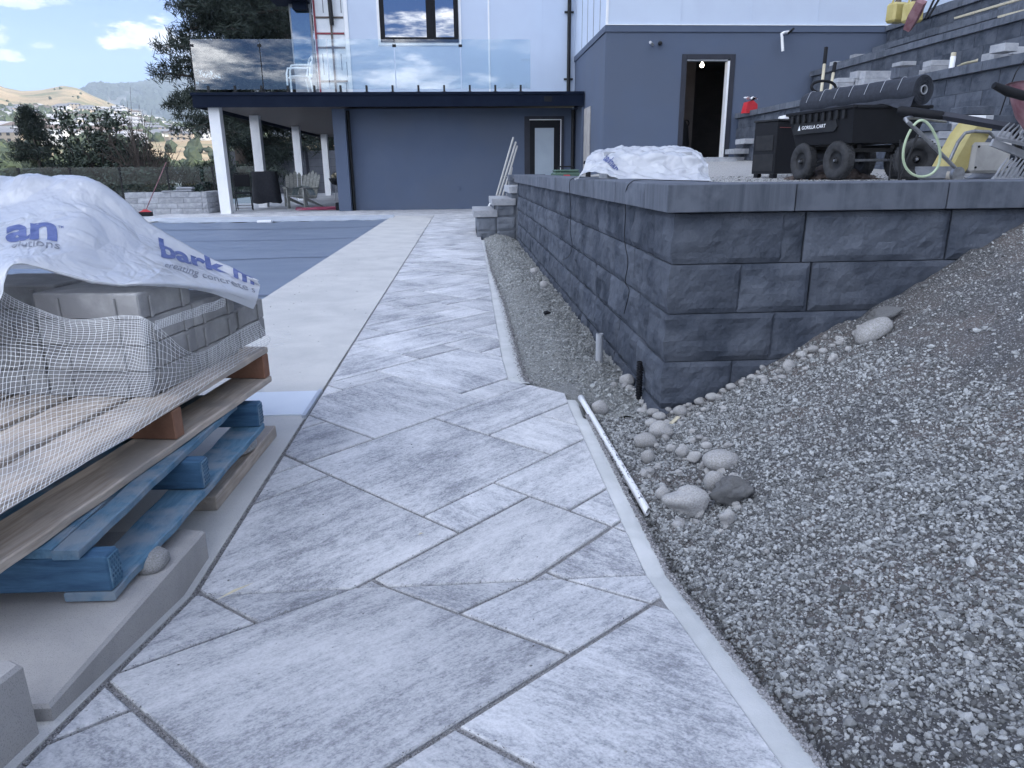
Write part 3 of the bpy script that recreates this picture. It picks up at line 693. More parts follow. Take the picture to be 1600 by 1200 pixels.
for r_ in range(5):
    z = -.2+.2*r_; sb = (r_)*.006
    corner_x = .457 if r_ % 2 == 0 else .30
    # corner block shows two faces
    link('block', bl(corner_x, .30 if r_ % 2 == 0 else .457, 'FL', r_, res=.022, amp=.013), rw, (XW+sb-.012, YW+sb*.3, z))
    # front wall towards the slope
    x = XW+corner_x-.012; k = 0
    lens = [.61, .58, .62, .457, .61] if r_ % 2 == 0 else [.30, .61, .60, .61, .457]
    if r_ == 4: lens = [.10, .60, .62, .61, .61, .61]
    while x < 4.2:
        w = lens[k % len(lens)]; 
        if z < .2 and x > 2.2: break
        link('block', bl(w, .25, 'F', 11+(k+r_*3) % 7, res=.026, amp=.012), rw, (x, YW+sb*.3, z)); x += w; k += 1
    # side wall along the bed: local x runs away from the viewer (mirrored by rotating -90)
    y = YW+(.30 if r_ % 2 == 0 else .457); k = 0
    while y < 11.0:
        w = (.457, .23, .457, .457, .225)[(k+r_*2) % 5]
        w = min(w, 11.02-y)
        if w < .05: break
        link('block', bl(w, .25, 'F', 21+(k*3+r_*5) % 8, M_block, amp=.015, res=.03), rw, (XW+sb, y+w, z), (0, 0, R(-90))); y += w; k += 1
cz = .802
x = XW-.03
mcop = {}
def cop(w, d, mat=None, h=.103):
    k = (w, d, h, (mat or M_coping).name)
    if k not in mcop: mcop[k] = coping_mesh(w, d, h, .003, mat)
    return mcop[k]
# corner coping mitred into the front run
link('coping_stone', cop(.505, .36, h=.105), rw, (x, YW-.03, cz)); x += .507
while x < 4.3: link('coping_stone', cop(.61, .36, h=.105), rw, (x, YW-.03+rnd.uniform(-.003, .003), cz), (0, 0, rnd.uniform(-.002, .002))); x += .612
y = YW-.03+.362
while y < 11.0:
    w = .61 if y+.61 < 11.05 else 11.05-y
    if w < .1: break
    link('coping_stone', cop(round(w, 3), .36, h=.105), rw, (XW-.03+rnd.uniform(-.003, .003), y+w, cz), (0, 0, R(-90)+rnd.uniform(-.002, .002))); y += w+.002
# steps at the far end climbing from the path onto the terrace
st = thing('stone_steps', 'short flight of grey block steps with pale treads at far end of wall', 'steps')
for (xa, xb, zt) in ((.155, .52, .395), (.44, .80, .565), (.70, 1.05, .74)):
    MB().box(xa, xb, 11.03, 12.4, zt-.10, zt, c=.004).ob('tread', M_lblock, st)
for i, (xa, zz, n) in enumerate(((.20, -.05, 3), (.20, .15, 2), (.50, .35, 1))):
    x = xa
    for j in range(3 if i < 2 else 1):
        link('riser_block', bl(.30, .25, 'F', 30+i+j, M_block2), st, (x, 11.06, zz-.06+.005*j)); x += .302
for zt in (.105, .30): MB().box(.205, .45, 11.3, 12.38, zt-.35, zt-.012).ob('riser_block', M_block2, st)
MB().box(.48, .78, 11.32, 12.38, .0, .46).ob('riser_block', M_block2, st)
MB().box(.74, 1.05, 11.07, 12.38, .0, .635).ob('riser_block', M_block2, st)
MB().box(.80, 3.0, 12.40, 12.65, -.1, .80).ob('riser_block', M_block2, st)
MB().box(.78, 1.4, 12.37, 12.70, .802, .905, c=.004).ob('tread', M_coping, st)
# raised terrace ground
def terr(x, y):
    t = min(1, max(0, (y-3)/3)); z = .885-.03*t
    z += min(.304, max(0, y-8)*.038)*min(1, max(0, (x-2.8)/1.5))
    return z+.010*fbm((x*2, y*2, 4))+.004*fbm((x*9, y*9, 4))
M_tgr = pm('terrace_gravel', (.22, .22, .22), (.36, .36, .35), 30, .95, .9, 200, 9, .3, .7, bdist=.008, speck=(.45, .45, .45), spec_scale=150)
o = grid_obj('terrace_ground', [.85+.15*i for i in range(36)]+[6.4], [2.95+.15*i for i in range(88)], terr, M_tgr); tag(o, kind='structure')
pts = scatter(9000, .95, 5.8, 2.96, 9, lambda x, y: True, .003, .010, terr)
stones('terrace_chips', pts, M_stone)
# corrugated drain pipe & upright pipe
def corr(h, r):
    prof = []
    n = int(h/.012)
    for i in range(n): prof += [(r, i*.012), (r+.004, i*.012+.003), (r+.004, i*.012+.007), (r, i*.012+.010)]
    return prof
dp = MB().lathe(corr(.19, .012), 14).ob('drain_pipe', M_black, None, True, (.783, 3.07, -.05)); tag(dp, 'black corrugated drain pipe end standing against the side wall near its corner', 'drain pipe')
up = MB().lathe([(.0195, -.1), (.0195, .145), (.0165, .145), (.0165, .05), (0, .05)], 20).ob('upright_pipe', M_pvcg, None, True, tuple(P(936, 560, -.0)+np.array([0, 0, -.01]))); tag(up, 'short grey pipe standing upright in the gravel bed', 'pipe')
# black shard & cables
MB().prism([(0, 0), (.05, .012), (.03, .03), (.0, .022)], 0, .012).ob('plastic_shard', M_black, loc=(.52, 4.62, gz2(.52, 4.62)+.01), rot=(.5, .1, .4)); tag(S.objects['plastic_shard'], 'small black plastic scrap lying on the gravel bed', 'scrap')
def cable(name, px, r, label, g=None):
    m = MB(); pts = [Vector(p) for p in px]; sm = []
    for i in range(len(pts)-1):
        p0 = pts[max(0, i-1)]; p1 = pts[i]; p2 = pts[i+1]; p3 = pts[min(len(pts)-1, i+2)]
        for k in range(6):
            t = k/6; sm.append(.5*((2*p1)+(-p0+p2)*t+(2*p0-5*p1+4*p2-p3)*t*t+(-p0+3*p1-3*p2+p3)*t**3))
    sm.append(pts[-1]); m.tube(sm, r, 6); return tag(m.ob(name, M_black, None, True), label, 'cable', g)
def wl_(px, py, off=.008):     # point on the side wall or coping face
    d = ray(px, py); xx = XW-.03 if py < 300 else XW-.018
    q = np.array([0, 0, H])+d*((xx-off)/d[0]); return q
zc_ = .912
c1 = [P(1108, 283, zc_), P(1060, 282, zc_), P(1000, 281, zc_), tuple(np.array([XW-.034, wl_(984, 288)[1], .905]))]+[wl_(*p) for p in [(978, 300)]]
c1 += [tuple(wl_(*p)) for p in [(977, 340), (976, 375), (981, 410), (977, 440), (983, 455), (975, 490)]]
cable('black_cable', c1, .0022, 'black cable hanging down the side wall nearest its corner')
c2 = [P(940, 276, zc_), P(910, 277, zc_), tuple(np.array([XW-.034, wl_(893, 281)[1], .905]))]+[tuple(wl_(*p)) for p in [(890, 290), (892, 330), (891, 360), (894, 385), (889, 400), (879, 406)]]
cable('black_cable', c2, .0024, 'black cable hanging down the side wall farther from its corner')
# ---- upper terrace walls
def twall(name, label, x, z0, rows, y0, y1, ztop, copw=.33):
    t = thing(name, label, 'retaining wall')
    for r_ in range(rows):
        y = y0+(.23 if r_ % 2 else 0); k = 0
        z = ztop-.103-.2*(rows-r_)
        while y < y1-.05:
            w = min(.457, y1-y); w = round(w, 3)
            if w > .1: link('block', bl(w, .25, 'F', 41+(k*3+r_*5) % 6, res=.09), t, (x+.006*r_, y+w, z), (0, 0, R(-90)))
            y += .457; k += 1
    y = y0
    while y < y1-.05:
        w = round(min(.91, y1-y), 3)
        if w > .1: link('coping_stone', cop(w, copw), t, (x-.03+rnd.uniform(-.004, .004), y+w, ztop-.103), (0, 0, R(-90)))
        y += .912
    return t
twall('terrace_wall', 'lowest of the three stepped terrace walls, charcoal blocks behind the cart', 5.93, .9, 6, 5.6, 15.96, 2.10)
twall('terrace_wall', 'middle stepped terrace wall with loose blocks stacked along its foot', 7.5, 2.1, 4, 7.0, 15.96, 2.93)
twall('terrace_wall', 'highest stepped terrace wall, above the long pale board', 9.05, 2.9, 5, 9.0, 15.96, 3.82)
for (nm, xa, xb, y0, z) in (('lower_terrace_bed', 6.1, 7.55, 5.6, 2.085), ('middle_terrace_bed', 7.7, 9.1, 7.0, 2.90), ('upper_terrace_bed', 9.25, 12, 9.0, 3.79)):
    tag(MB().box(xa, xb, y0, 15.97, z-1.2, z).ob(nm, M_tgr), kind='structure')
# stair against the garage wall, stepping up to the right
sw = thing('terrace_stair', 'block stair climbing along the garage wall between the upper terraces', 'stairs')
for (xa, xb, z, y0) in ((7.72, 8.45, 3.03, 13.6), (8.42, 8.80, 3.16, 12.6), (8.78, 9.15, 3.40, 12.3), (9.15, 9.5, 3.64, 12.6), (9.5, 9.9, 3.92, 12.0), (9.9, 10.4, 4.15, 11.2)):
    y = y0
    while y < 15.9:
        w = round(min(.91, 15.95-y), 3)
        if w > .15:
            link('tread', cop(w, .36), sw, (xa, y+w, z-.103), (0, 0, R(-90)))
            MB().box(xa+.03, xa+.3, y, y+w-.004, z-.30, z-.105).ob('riser_block', M_block, sw)
        y += w+.003
# unseen hill added beyond the terraces, shaped to block the sun from the yard
def hill(x, y):
    d = x-11.0
    z = 3.75+min(d*.85, 105*(1-math.exp(-max(0, d)/70)))*1.0
    return z+.8*fbm((x*.06, y*.06, 0))*min(1, max(0, d)/6)
M_hillg = pm('hillside_scrub', (.10, .095, .05), (.20, .18, .10), .8, .95, .6, 4, bdist=.05, c3=(.05, .07, .03), s3=.25)
tag(grid_obj('unseen_shade_slope', list(np.arange(11.0, 110, 3)), list(np.arange(-70, 120, 4)), hill, M_hillg), kind='structure')
# ================================================================ the house
hs = thing('house', 'two-storey house with blue-grey stucco base, white upper cladding, dark deck fascia and attached garage', 'house')
YH, YF, YU, XG, YG = 19.6, 18.5, 20.2, 3.06, 16.0
def hp(name, x0, x1, y0, y1, z0, z1, mat, c=0, parent=hs): return MB().box(x0, x1, y0, y1, z0, z1, c=c).ob(name, mat, parent)
hp('stucco_wall', -2.97, XG, YH, YH+.25, -.2, 2.52, M_stucco)
hp('stucco_side_wall', -2.97, -2.72, YH+.25, 38, -.2, 2.52, M_stucco)
hp('corner_post', -3.22, -2.90, 19.3, 19.58, -.2, 2.5, M_stucco, .005)
# deck: slab, fascia boards, soffit planks
DX0, DX1, DZ0, DZ1 = -6.32, 3.03, 2.48, 2.81
hp('fascia', DX0, DX1, YF, YF+.04, DZ0, DZ1-.07, M_fascia)
hp('fascia_cap', DX0-.03, DX1+.01, YF-.03, YF+.06, DZ1-.068, DZ1, M_fascia, .006)
hp('fascia', DX0, DX0+.04, YF+.042, 36, DZ0, DZ1-.07, M_fascia)
hp('deck_slab', DX0+.05, DX1-.01, YF+.07, 36, DZ0+.12, DZ1-.004, M_greyp)
for i in range(34):
    y = YF+.1+i*.5
    hp('soffit_plank', DX0+.06, DX1-.02, y, y+.488, DZ0+.09, DZ0+.115, M_soffit)
hp('scupper', 2.06, 2.24, YF-.014, YF-.001, DZ0+.10, DZ0+.22, M_black, .003)
for i, y in enumerate((18.72, 22.2, 27.5, 33.0)):
    hp('column', -6.06, -5.80, y, y+.26, -.1, DZ0+.088, M_whitep, .006)
# glass guard
xs_ = [-6.25, -4.66, -3.1, -1.52, .05, 1.74]
for a, b in zip(xs_, xs_[1:]): hp('glass_panel', a+.012, b-.012, YF+.10, YF+.112, DZ1+.075, DZ1+1.17, M_glass)
for k in range(0): hp('glass_panel', -6.256, -6.244, YF+.16+k*1.6, YF+1.72+k*1.6, DZ1+.075, DZ1+1.17, M_glass)
for k in range(13):
    x = -5.95+k*.62
    if x > 1.75: break
    m = MB(); m.box(x-.024, x+.024, YF+.07, YF+.142, DZ1, DZ1+.16, c=.004); m.box(x-.05, x+.05, YF+.05, YF+.162, DZ1, DZ1+.014, c=.002); m.ob('glass_spigot', M_blackm, hs)
for x in (xs_[1], xs_[3]+0, xs_[4]+0, xs_[0]+.04): 
    m = MB(); m.box(x-.045, x+.045, YF+.09, YF+.122, DZ1+1.00, DZ1+1.06, c=.004); m.ob('glass_clip', M_blackm, hs)
hp('glass_post', xs_[1]-.018, xs_[1]+.018, YF+.118, YF+.15, DZ1, DZ1+1.0, M_blackm)
hp('glass_post', xs_[0]-.02, xs_[0]+.012, YF+.118, YF+.15, DZ1, DZ1+1.1, M_blackm)
# lower door (frosted, in black trim)
dr = hp('door', 1.80, 2.60, YH-.05, YH-.008, -.15, 2.22, M_black)
hp('door_trim', 1.66, 2.70, YH-.03, YH-.003, -.15, 2.32, M_trim)
MB().box(1.93, 2.43, YH-.058, YH-.051, .15, 2.03).ob('pane', M_frost, dr)
MB().box(1.79, 2.61, YH-.047, YH-.04, 2.222, 2.245).ob('edge_strip', M_whitep, dr); MB().box(2.60, 2.625, YH-.047, YH-.04, -.1, 2.245).ob('edge_strip', M_whitep, dr)
for x in (-2.86,): MB().tube([(x, YH-.06, -.1), (x, YH-.06, 2.47)], .045, 10).ob('downspout', M_blackm, hs, True)
MB().tube([(2.93, YH-.06, -.1), (2.93, YH-.06, 2.47)], .05, 10).ob('downspout', M_blackm, hs, True)
hp('end_board', 3.0, 3.05, 18.55, 19.55, -.1, 2.46, M_navy)
hp('bare_sheathing', 3.035, 3.052, 17.6, 18.45, .8, 2.4, pm('raw_sheathing', (.30, .29, .29), (.40, .39, .38), 5, .9))
hp('junction_box', -.42+.3, -.34+.3, YH-.03, YH-.001, .50, .58, M_stucco, .004)
# upper storey
M_sglass = glassmat('pale_glass', (.55, .66, .66), .25)
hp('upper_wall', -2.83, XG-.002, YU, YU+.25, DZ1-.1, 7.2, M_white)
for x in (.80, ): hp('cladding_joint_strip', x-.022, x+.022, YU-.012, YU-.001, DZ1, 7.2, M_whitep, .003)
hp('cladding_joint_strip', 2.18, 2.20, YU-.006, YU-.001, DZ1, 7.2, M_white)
hp('corner_trim', -2.88, -2.78, YU-.02, YU-.002, DZ1, 7.2, M_whitep)
wn_ = hp('window', -1.98, .02, YU-.045, YU-.004, 4.16, 6.4, M_black)
for a, b in ((-1.86, -.80), (-.56, -.10)): MB().box(a, b, YU-.055, YU-.046, 4.28, 6.3).ob('pane', M_wglass, wn_)
for a, b in ((-.72, -.64),): MB().box(a, b, YU-.06, YU-.046, 4.17, 6.39).ob('mullion', M_black, wn_)
hp('window_trim', -2.05, .09, YU-.022, YU-.003, 4.09, 6.5, M_whitep)
# wrapped, unfinished bay with black downspout
hp('wrapped_wall', -3.66, -2.89, YU+.02, YU+.25, DZ1-.1, 7.2, pm('house_wrap', (.60, .64, .68), (.70, .73, .76), 5, .45, .3, 30))
M_tape = pm('red_tape', (.18, .02, .03), (.24, .03, .05), 8, .5); M_btn = pm('brown_batten', (.09, .07, .06), None, 8, .7)
for z, mt in ((3.22, M_btn), (4.02, M_btn), (4.35, M_tape), (4.72, M_btn), (5.35, M_btn)): hp('wrap_batten', -3.62, -2.90, YU-.002, YU+.018, z, z+.045, mt)
for x in (-3.64, -3.24): hp('wrap_batten', x, x+.05, YU-.006, YU-.003, DZ1, 6.5, M_tape if x < -3.5 else M_btn)
M_print = pm('wrap_print', (.16, .17, .19), None, 9, .6)
for (x, z, w, h_) in ((-4.05, 3.4, .02, .5), (-3.95, 4.85, .02, .4), (-3.5, 2.95, .02, .25), (-3.45, 3.35, .02, .35), (-3.58, 3.5, .015, .4), (-3.5, 4.85, .02, .4), (-4.0, 5.5, .02, .5), (-3.5, 5.5, .02, .4)): hp('wrap_lettering', x+.55, x+.55+w, YU+.012, YU+.0185, z, z+h_, M_print)
MB().tube([(-3.30, YU-.08, 6.6), (-3.30, YU-.08, 5.75), (-3.20, YU-.09, 5.4), (-3.18, YU-.09, 4.55)], .055, 10).ob('downspout', M_blackm, hs, True)
hp('side_glass', -4.20, -3.74, YU-.02, YU-.005, 3.62, 4.95, M_sglass); hp('side_glass_frame', -4.24, -3.69, YU, YU+.05, DZ1, 5.3, M_greyp)
hp('eave', -4.6, -3.7, YU-.5, YU+.3, 5.05, 5.25, M_fascia); hp('eave_block', -4.1, -3.75, YU-.25, YU-.02, 4.88, 5.04, M_fascia)
MB().tube([(2.88, YU-.08, DZ1), (2.88, YU-.08, 7.0)], .048, 10).ob('downspout', M_blackm, hs, True)
for z in (3.25, 4.85): hp('pipe_bracket', 2.76, 3.0, YU-.05, YU-.02, z, z+.05, M_blackm)
# garage wing
GB = 3.70
hp('garage_side_wall', XG, XG+.22, YG+.22, YU+.2, -.3, GB-.002, M_stucco)
# front wall with a real door opening
DX, DW, DZT = 4.80, .93, 3.18
gf = MB(); gf.box(XG, DX, YG, YG+.22, -.3, GB-.002); gf.box(DX+DW, 14, YG, YG+.22, -.3, GB-.002); gf.box(DX, DX+DW, YG, YG+.22, DZT, GB-.002); gf.box(DX, DX+DW, YG, YG+.22, .4, 1.13)
gf.ob('garage_front_wall', M_stucco, hs)
hp('band_board', XG-.03, 14, YG-.03, YG+.2, GB, GB+.125, M_navy, .004); hp('band_board', XG-.03, XG+.2, YG+.201, YU-.01, GB, GB+.125, M_navy, .004)
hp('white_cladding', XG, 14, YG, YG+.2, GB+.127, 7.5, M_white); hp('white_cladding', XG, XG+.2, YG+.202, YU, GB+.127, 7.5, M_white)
for x in (4.62, 6.1, 7.55): hp('cladding_joint_strip', x-.012, x+.012, YG-.008, YG-.001, GB+.15, 7.5, M_white)
hp('corner_trim', XG-.012, XG+.04, YG-.014, YG-.001, GB+.127, 7.5, M_whitep); hp('drip_edge', XG-.015, 14, YG-.04, YG-.001, GB+.127, GB+.14, M_whitep)
for y in (16.7, 17.5, 18.3, 19.1): hp('cladding_joint_strip', XG-.010, XG-.001, y-.012, y+.012, GB+.15, 7.5, M_greyp)
for a, b, z0, z1 in ((DX-.11, DX-.001, 1.1, DZT+.1), (DX+DW+.001, DX+DW+.11, 1.1, DZT+.1), (DX, DX+DW, DZT+.001, DZT+.1)): hp('door_casing', a, b, YG-.02, YG-.002, z0, z1, M_trim, .003)
hp('door_jamb', DX+DW-.045, DX+DW-.002, YG-.012, YG+.16, 1.14, DZT-.03, M_whitep); hp('door_head', DX+.002, DX+DW-.05, YG-.008, YG+.16, DZT-.03, DZT-.002, M_greyp); hp('door_sill', DX+.01, DX+DW-.01, YG-.03, YG+.2, 1.131, 1.15, M_whitep)
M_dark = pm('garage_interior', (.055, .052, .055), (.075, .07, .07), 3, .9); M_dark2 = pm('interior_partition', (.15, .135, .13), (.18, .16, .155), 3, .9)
# room behind the doorway
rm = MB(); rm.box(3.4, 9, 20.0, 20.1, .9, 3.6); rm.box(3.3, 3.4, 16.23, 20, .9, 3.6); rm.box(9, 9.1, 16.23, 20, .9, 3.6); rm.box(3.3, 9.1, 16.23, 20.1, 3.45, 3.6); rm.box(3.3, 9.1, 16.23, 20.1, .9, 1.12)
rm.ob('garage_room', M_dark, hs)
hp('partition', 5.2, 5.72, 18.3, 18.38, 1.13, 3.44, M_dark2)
MB().tube([(5.55+.07*math.cos(a), 18.26, 2.05+.07*math.sin(a)) for a in np.linspace(0, 6.28, 17)[:-1]], .012, 6, closed=True).ob('wall_ring', M_black, hs)
bulb = bpy.data.materials.new('lit_bulb'); bulb.use_nodes = True; bb = bulb.node_tree.nodes['Principled BSDF']; bb.inputs['Emission Color'].default_value = (1, .86, .66, 1); bb.inputs['Emission Strength'].default_value = 6
lb_ = MB().lathe([(0, -.05), (.03, -.042), (.045, -.015), (.045, .01), (.02, .04), (.018, .07)], 16).ob('bulb', bulb, hs, True, (5.45, 17.0, 3.20)); MB().lathe([(.022, .065), (.022, .12), (.05, .13), (.05, .24)], 12).ob('lamp_holder', M_whitep, hs, True, (5.45, 17.0, 3.20))
ld = bpy.data.lights.new('bulb_light', 'POINT'); ld.energy = .35; ld.color = (1, .85, .65); ld.shadow_soft_size = .05; lo_ = bpy.data.objects.new('bulb_light', ld); COL.objects.link(lo_); lo_.location = (5.45, 16.9, 3.12)
# coat standing dark shape inside
MB().lathe([(0, 0), (.20, .02), (.22, .4), (.17, .8), (.10, .92), (0, .95)], 12).ob('garbage_bin', M_black, None, True, (5.1, 17.2, 1.12)); tag(S.objects['garbage_bin'], 'dark bagged bin standing just inside the garage doorway', 'bin')
# pipes through the garage wall
def gpt(px, py, o=0): return tuple(D(px, py, YG-.02-o))
MB().tube([gpt(1020, 70, 0), gpt(1016, 66, .25)], .028, 12).ob('vent_stub', M_pvcg, hs, True)
MB().lathe([(.0, 0), (.04, 0), (.045, .03), (.03, .08), (0, .09)], 14, M=Matrix.Rotation(R(90), 4, 'X')).ob('wall_camera', M_blackm, hs, True, gpt(1031, 68, 0))
MB().tube([gpt(1232, 50, 0), gpt(1225, 51, .18), gpt(1221, 53, .2), gpt(1222, 58, .2), gpt(1223, 80, .2)], .03, 12).ob('vent_elbow', M_pvc, hs, True)
MB().tube([gpt(1232, 52, .05), gpt(1240, 45, .3)], .024, 12).ob('vent_stub', M_blackm, hs, True)
# door steps at the garage
ds_ = thing('door_steps', 'stack of grey coping slabs forming steps below the garage doorway', 'steps')
for (x0, x1, y0, y1, z) in ((5.15, 6.1, 15.3, 15.9, 1.20), (5.62, 6.3, 15.1, 15.6, 1.36), (5.75, 6.3, 14.9, 15.4, 1.55), (4.5, 5.5, 14.6, 15.2, 1.15)):
    MB().box(x0, x1, y0, y1, z-.1, z, c=.004).ob('slab', M_lblock, ds_)
# ================================================================ pallets, slabs, sheet, net
def pallet(name, label, cat, loc, rz, L, Wd, mb_, ms, hb=.022, hs_=.085, tops=None, bots=None, strx=(0, .5, 1), plates=False, wob=1):
    """local y runs along the long visible side (0..L), local x goes from -Wd to 0 (visible side at 0)"""
    t = thing(name, label, cat, loc, rz)
    def board(nm, x0, x1, y0, y1, z0, z1, mat, seed):
        m = MB(); n = 14; vs = []; r = random.Random(seed); wv = .004*wob
        for i in range(n+1):
            y = y0+(y1-y0)*i/n; a = wv*noise.noise(Vector((seed*3.3, i*.8, 0))); b = wv*noise.noise(Vector((seed*3.3, i*.8, 5))); cc = wv*.6*noise.noise(Vector((seed, i*.5, 9)))
            c = .003
            vs += [(x0+a, y, z0+cc+c), (x0+a+c, y, z0+cc), (x1+b-c, y, z0+cc), (x1+b, y, z0+cc+c), (x1+b, y, z1+cc-c), (x1+b-c, y, z1+cc), (x0+a+c, y, z1+cc), (x0+a, y, z1+cc-c)]
        fs = [(i*8+k, i*8+(k+1) % 8, (i+1)*8+(k+1) % 8, (i+1)*8+k) for i in range(n) for k in range(8)]
        fs = [f[::-1] for f in fs]
        fs += [tuple(range(8)), tuple(n*8+k for k in range(8))[::-1]]
        m.add(vs, fs); return m.ob(nm, mat, t)
    z0 = hb; z1 = hb+hs_
    for i, fy in enumerate(strx):
        y = fy*(L-.045)
        s_ = MB(); s_.box(-Wd, 0, y, y+.045, z0+.001, z1-.001, c=.003)
        so = s_.ob('stringer', ms, t)
        if plates:
            pm_ = MB(); pm_.box(.0, .003, y+.003, y+.043, z0+.006, z1-.006)
            for a in range(4):
                for b in range(7): pm_.box(.003, .0045, y+.006+a*.0095+(.004 if b % 2 else 0), y+.0095+a*.0095+(.004 if b % 2 else 0), z0+.011+b*.0098, z0+.0165+b*.0098, mi=1)
            pm_.ob('nail_plate', [M_bwood, M_bwoodd], so)
    for i, (x0, x1, ya, yb) in enumerate(tops): board('top_board', x0, x1, ya, yb, z1, z1+hb, mb_, i+3)
    for i, (x0, x1) in enumerate(bots): board('bottom_board', x0, x1, .0, L, 0, hb, mb_, i+30)
    return t
bp_ = pallet('blue_pallet', 'worn blue painted pallet underneath, resting on stones beside the paved path', 'pallet', (-.745, 1.335, .116), R(-2.0), 1.03, 1.2, M_bwood, M_bwoodd, .021, .083,
    tops=[(-.10, -.046, -.012, .93), (-.16, -.105, -.004, 1.03), (-.225, -.166, .0, 1.03), (-.33, -.235, .0, 1.03), (-.50, -.37, 0, 1.03), (-.75, -.6, 0, 1.03), (-1.0, -.85, 0, 1.03), (-1.2, -1.1, 0, 1.03)],
    bots=[(-.10, .004), (-.60, -.48), (-1.2, -1.1)], plates=True, wob=1.6)
up_ = pallet('wooden_pallet', 'bare timber pallet with brown stringers carrying the concrete slabs', 'pallet', (-.9023, 1.163, .243), R(-8.2), 1.36, 1.15, M_wood, M_woodr, .022, .085,
    tops=[(-.13, .0, 0, 1.36), (-.30, -.16, 0, 1.36), (-.48, -.33, 0, 1.36), (-.66, -.52, 0, 1.36), (-.84, -.70, 0, 1.36), (-1.02, -.88, 0, 1.36), (-1.15, -1.06, 0, 1.36)],
    bots=[(-.13, .004), (-.62, -.50), (-1.15, -1.03)], strx=(-.02, .547, 1.0))
# packers under the blue pallet
t = MB().box(-.12, 0, 0, .62, 0, .045, c=.003).ob('timber_packer', M_wood, loc=(-.755, 1.975, 0.0), rot=(0, 0, R(-2))); tag(t, 'pale wooden offcut lying on the concrete under the far end of the blue pallet', 'timber')
def at_stone(x, y, r, label, seed, sc=(1, .8, .6)):
    o = link('cobble', CB[seed], None, (x, y, ramp(y)+r*sc[2]*.95)); o.scale = (r*sc[0], r*sc[1], r*sc[2]); tag(o, label, 'stone'); return o
at_stone(-.79, 2.33, .055, 'flat stone wedged on the timber under the far corner of the blue pallet', 2, (1.0, 1.3, .62)).location.z = .073
at_stone(-.735, 1.50, .05, 'brown stone propping up the near corner of the blue pallet', 3, (.7, 1, .5)).location.z = .112
at_stone(-1.5, 1.5, .05, 'stone under the back of the blue pallet', 1); at_stone(-1.6, 2.3, .05, 'stone under the hidden far corner of the blue pallet', 4)
# loose kerb slabs on the concrete
def slab_wedge(name, pts, z, label, mat, zfun=ramp):
    m = MB(); n = len(pts); c = .006; ins = inset(pts, c)
    vs = [(x, y, zfun(y)-.02) for x, y in pts]+[(x, y, zfun(y)+z-c) for x, y in pts]+[(x, y, zfun(y)+z) for x, y in ins]
    fs = [(i, (i+1) % n, n+(i+1) % n, n+i) for i in range(n)]+[(n+i, n+(i+1) % n, 2*n+(i+1) % n, 2*n+i) for i in range(n)]+[tuple(2*n+i for i in range(n))]
    return tag(m.add(vs, fs).ob(name, mat), label, 'kerb')
slab_wedge('kerb_slab', [(-1.5, 1.0), (-.69, 1.0), (-.69, 1.70), (-.74, 1.715), (-1.5, 1.72)], .085, 'low concrete kerb slab beside the path in front of the blue pallet', M_kerb, lambda y: -.005+.55*ramp(y))
slab_wedge('kerb_slab', [(-1.2, .5), (-.692, .5), (-.692, .965), (-.72, .985), (-1.2, .99)], .13, 'concrete kerb block in the near left corner by the path edge', M_kerb)
# white drain board in the deck
q = [P(412, 612), P(500, 612), P(478, 648), P(405, 646)]
wp = MB().prism([(-1.05, 2.835), (-.685, 2.835), (-.685, 3.165), (-1.05, 3.165)], -.02, .006).ob('white_cover_plate', pm('white_plate', (.62, .68, .76), (.66, .72, .79), 3, .4)); tag(wp, 'smooth white plate let into the concrete deck behind the pallets', 'cover plate')
MB().box(-.684, -.668, 2.80, 3.17, -.02, .012).ob('plate_edge', MATS['pale_aluminium'], wp)
# concrete slabs: layers of heavy edging slabs with spacer ribs
st_ = thing('slab_stack', 'layered stack of grey concrete slabs with spacer ribs on the timber pallet', 'slab stack', (-.868, 1.93, .372), R(-9.5))
def slab_mesh(w, d, h):
    m = MB(); m.box(-w, 0, 0, d, 0, h, c=.004)
    for y in (.05, d-.05): m.box(.0, .006, y-.006, y+.006, .0, h-.012, c=.002)
    for x in (-w+.07, -.07): m.box(x-.006, x+.006, -.006, 0, .0, h-.012, c=.002)
    return m.me(M_slab)
SW, SDp, SHh = .30, .255, .0725
sm_ = slab_mesh(SW, SDp, SHh-.002)
for L_ in range(4):
    for j in range(2 if L_ < 3 else 1):
        for i in range(4 if L_ < 3 else 1):
            if L_ == 3 and j == 0 and i > 0: continue
            o = link('slab', sm_, st_, (-i*(SW+.006)+rnd.uniform(-.003, .003), j*(SDp+.004)+rnd.uniform(-.002, .002), L_*SHh), (0, 0, rnd.uniform(-.006, .006)))
for (x, y, L_) in ((0, .262, 3), (-.306, .02, 3), (-.306, .262, 3), (-.612, .0, 3), (-.612, .262, 3)):
    pass
link('slab', sm_, st_, (-.02, .518, SHh)); link('slab', sm_, st_, (-.02, .518, 0)); link('slab', sm_, st_, (-.34, .14, 3*SHh+.0), (0, 0, .05)); link('slab', sm_, st_, (-.66, .10, 3*SHh+.0), (0, 0, -.05))

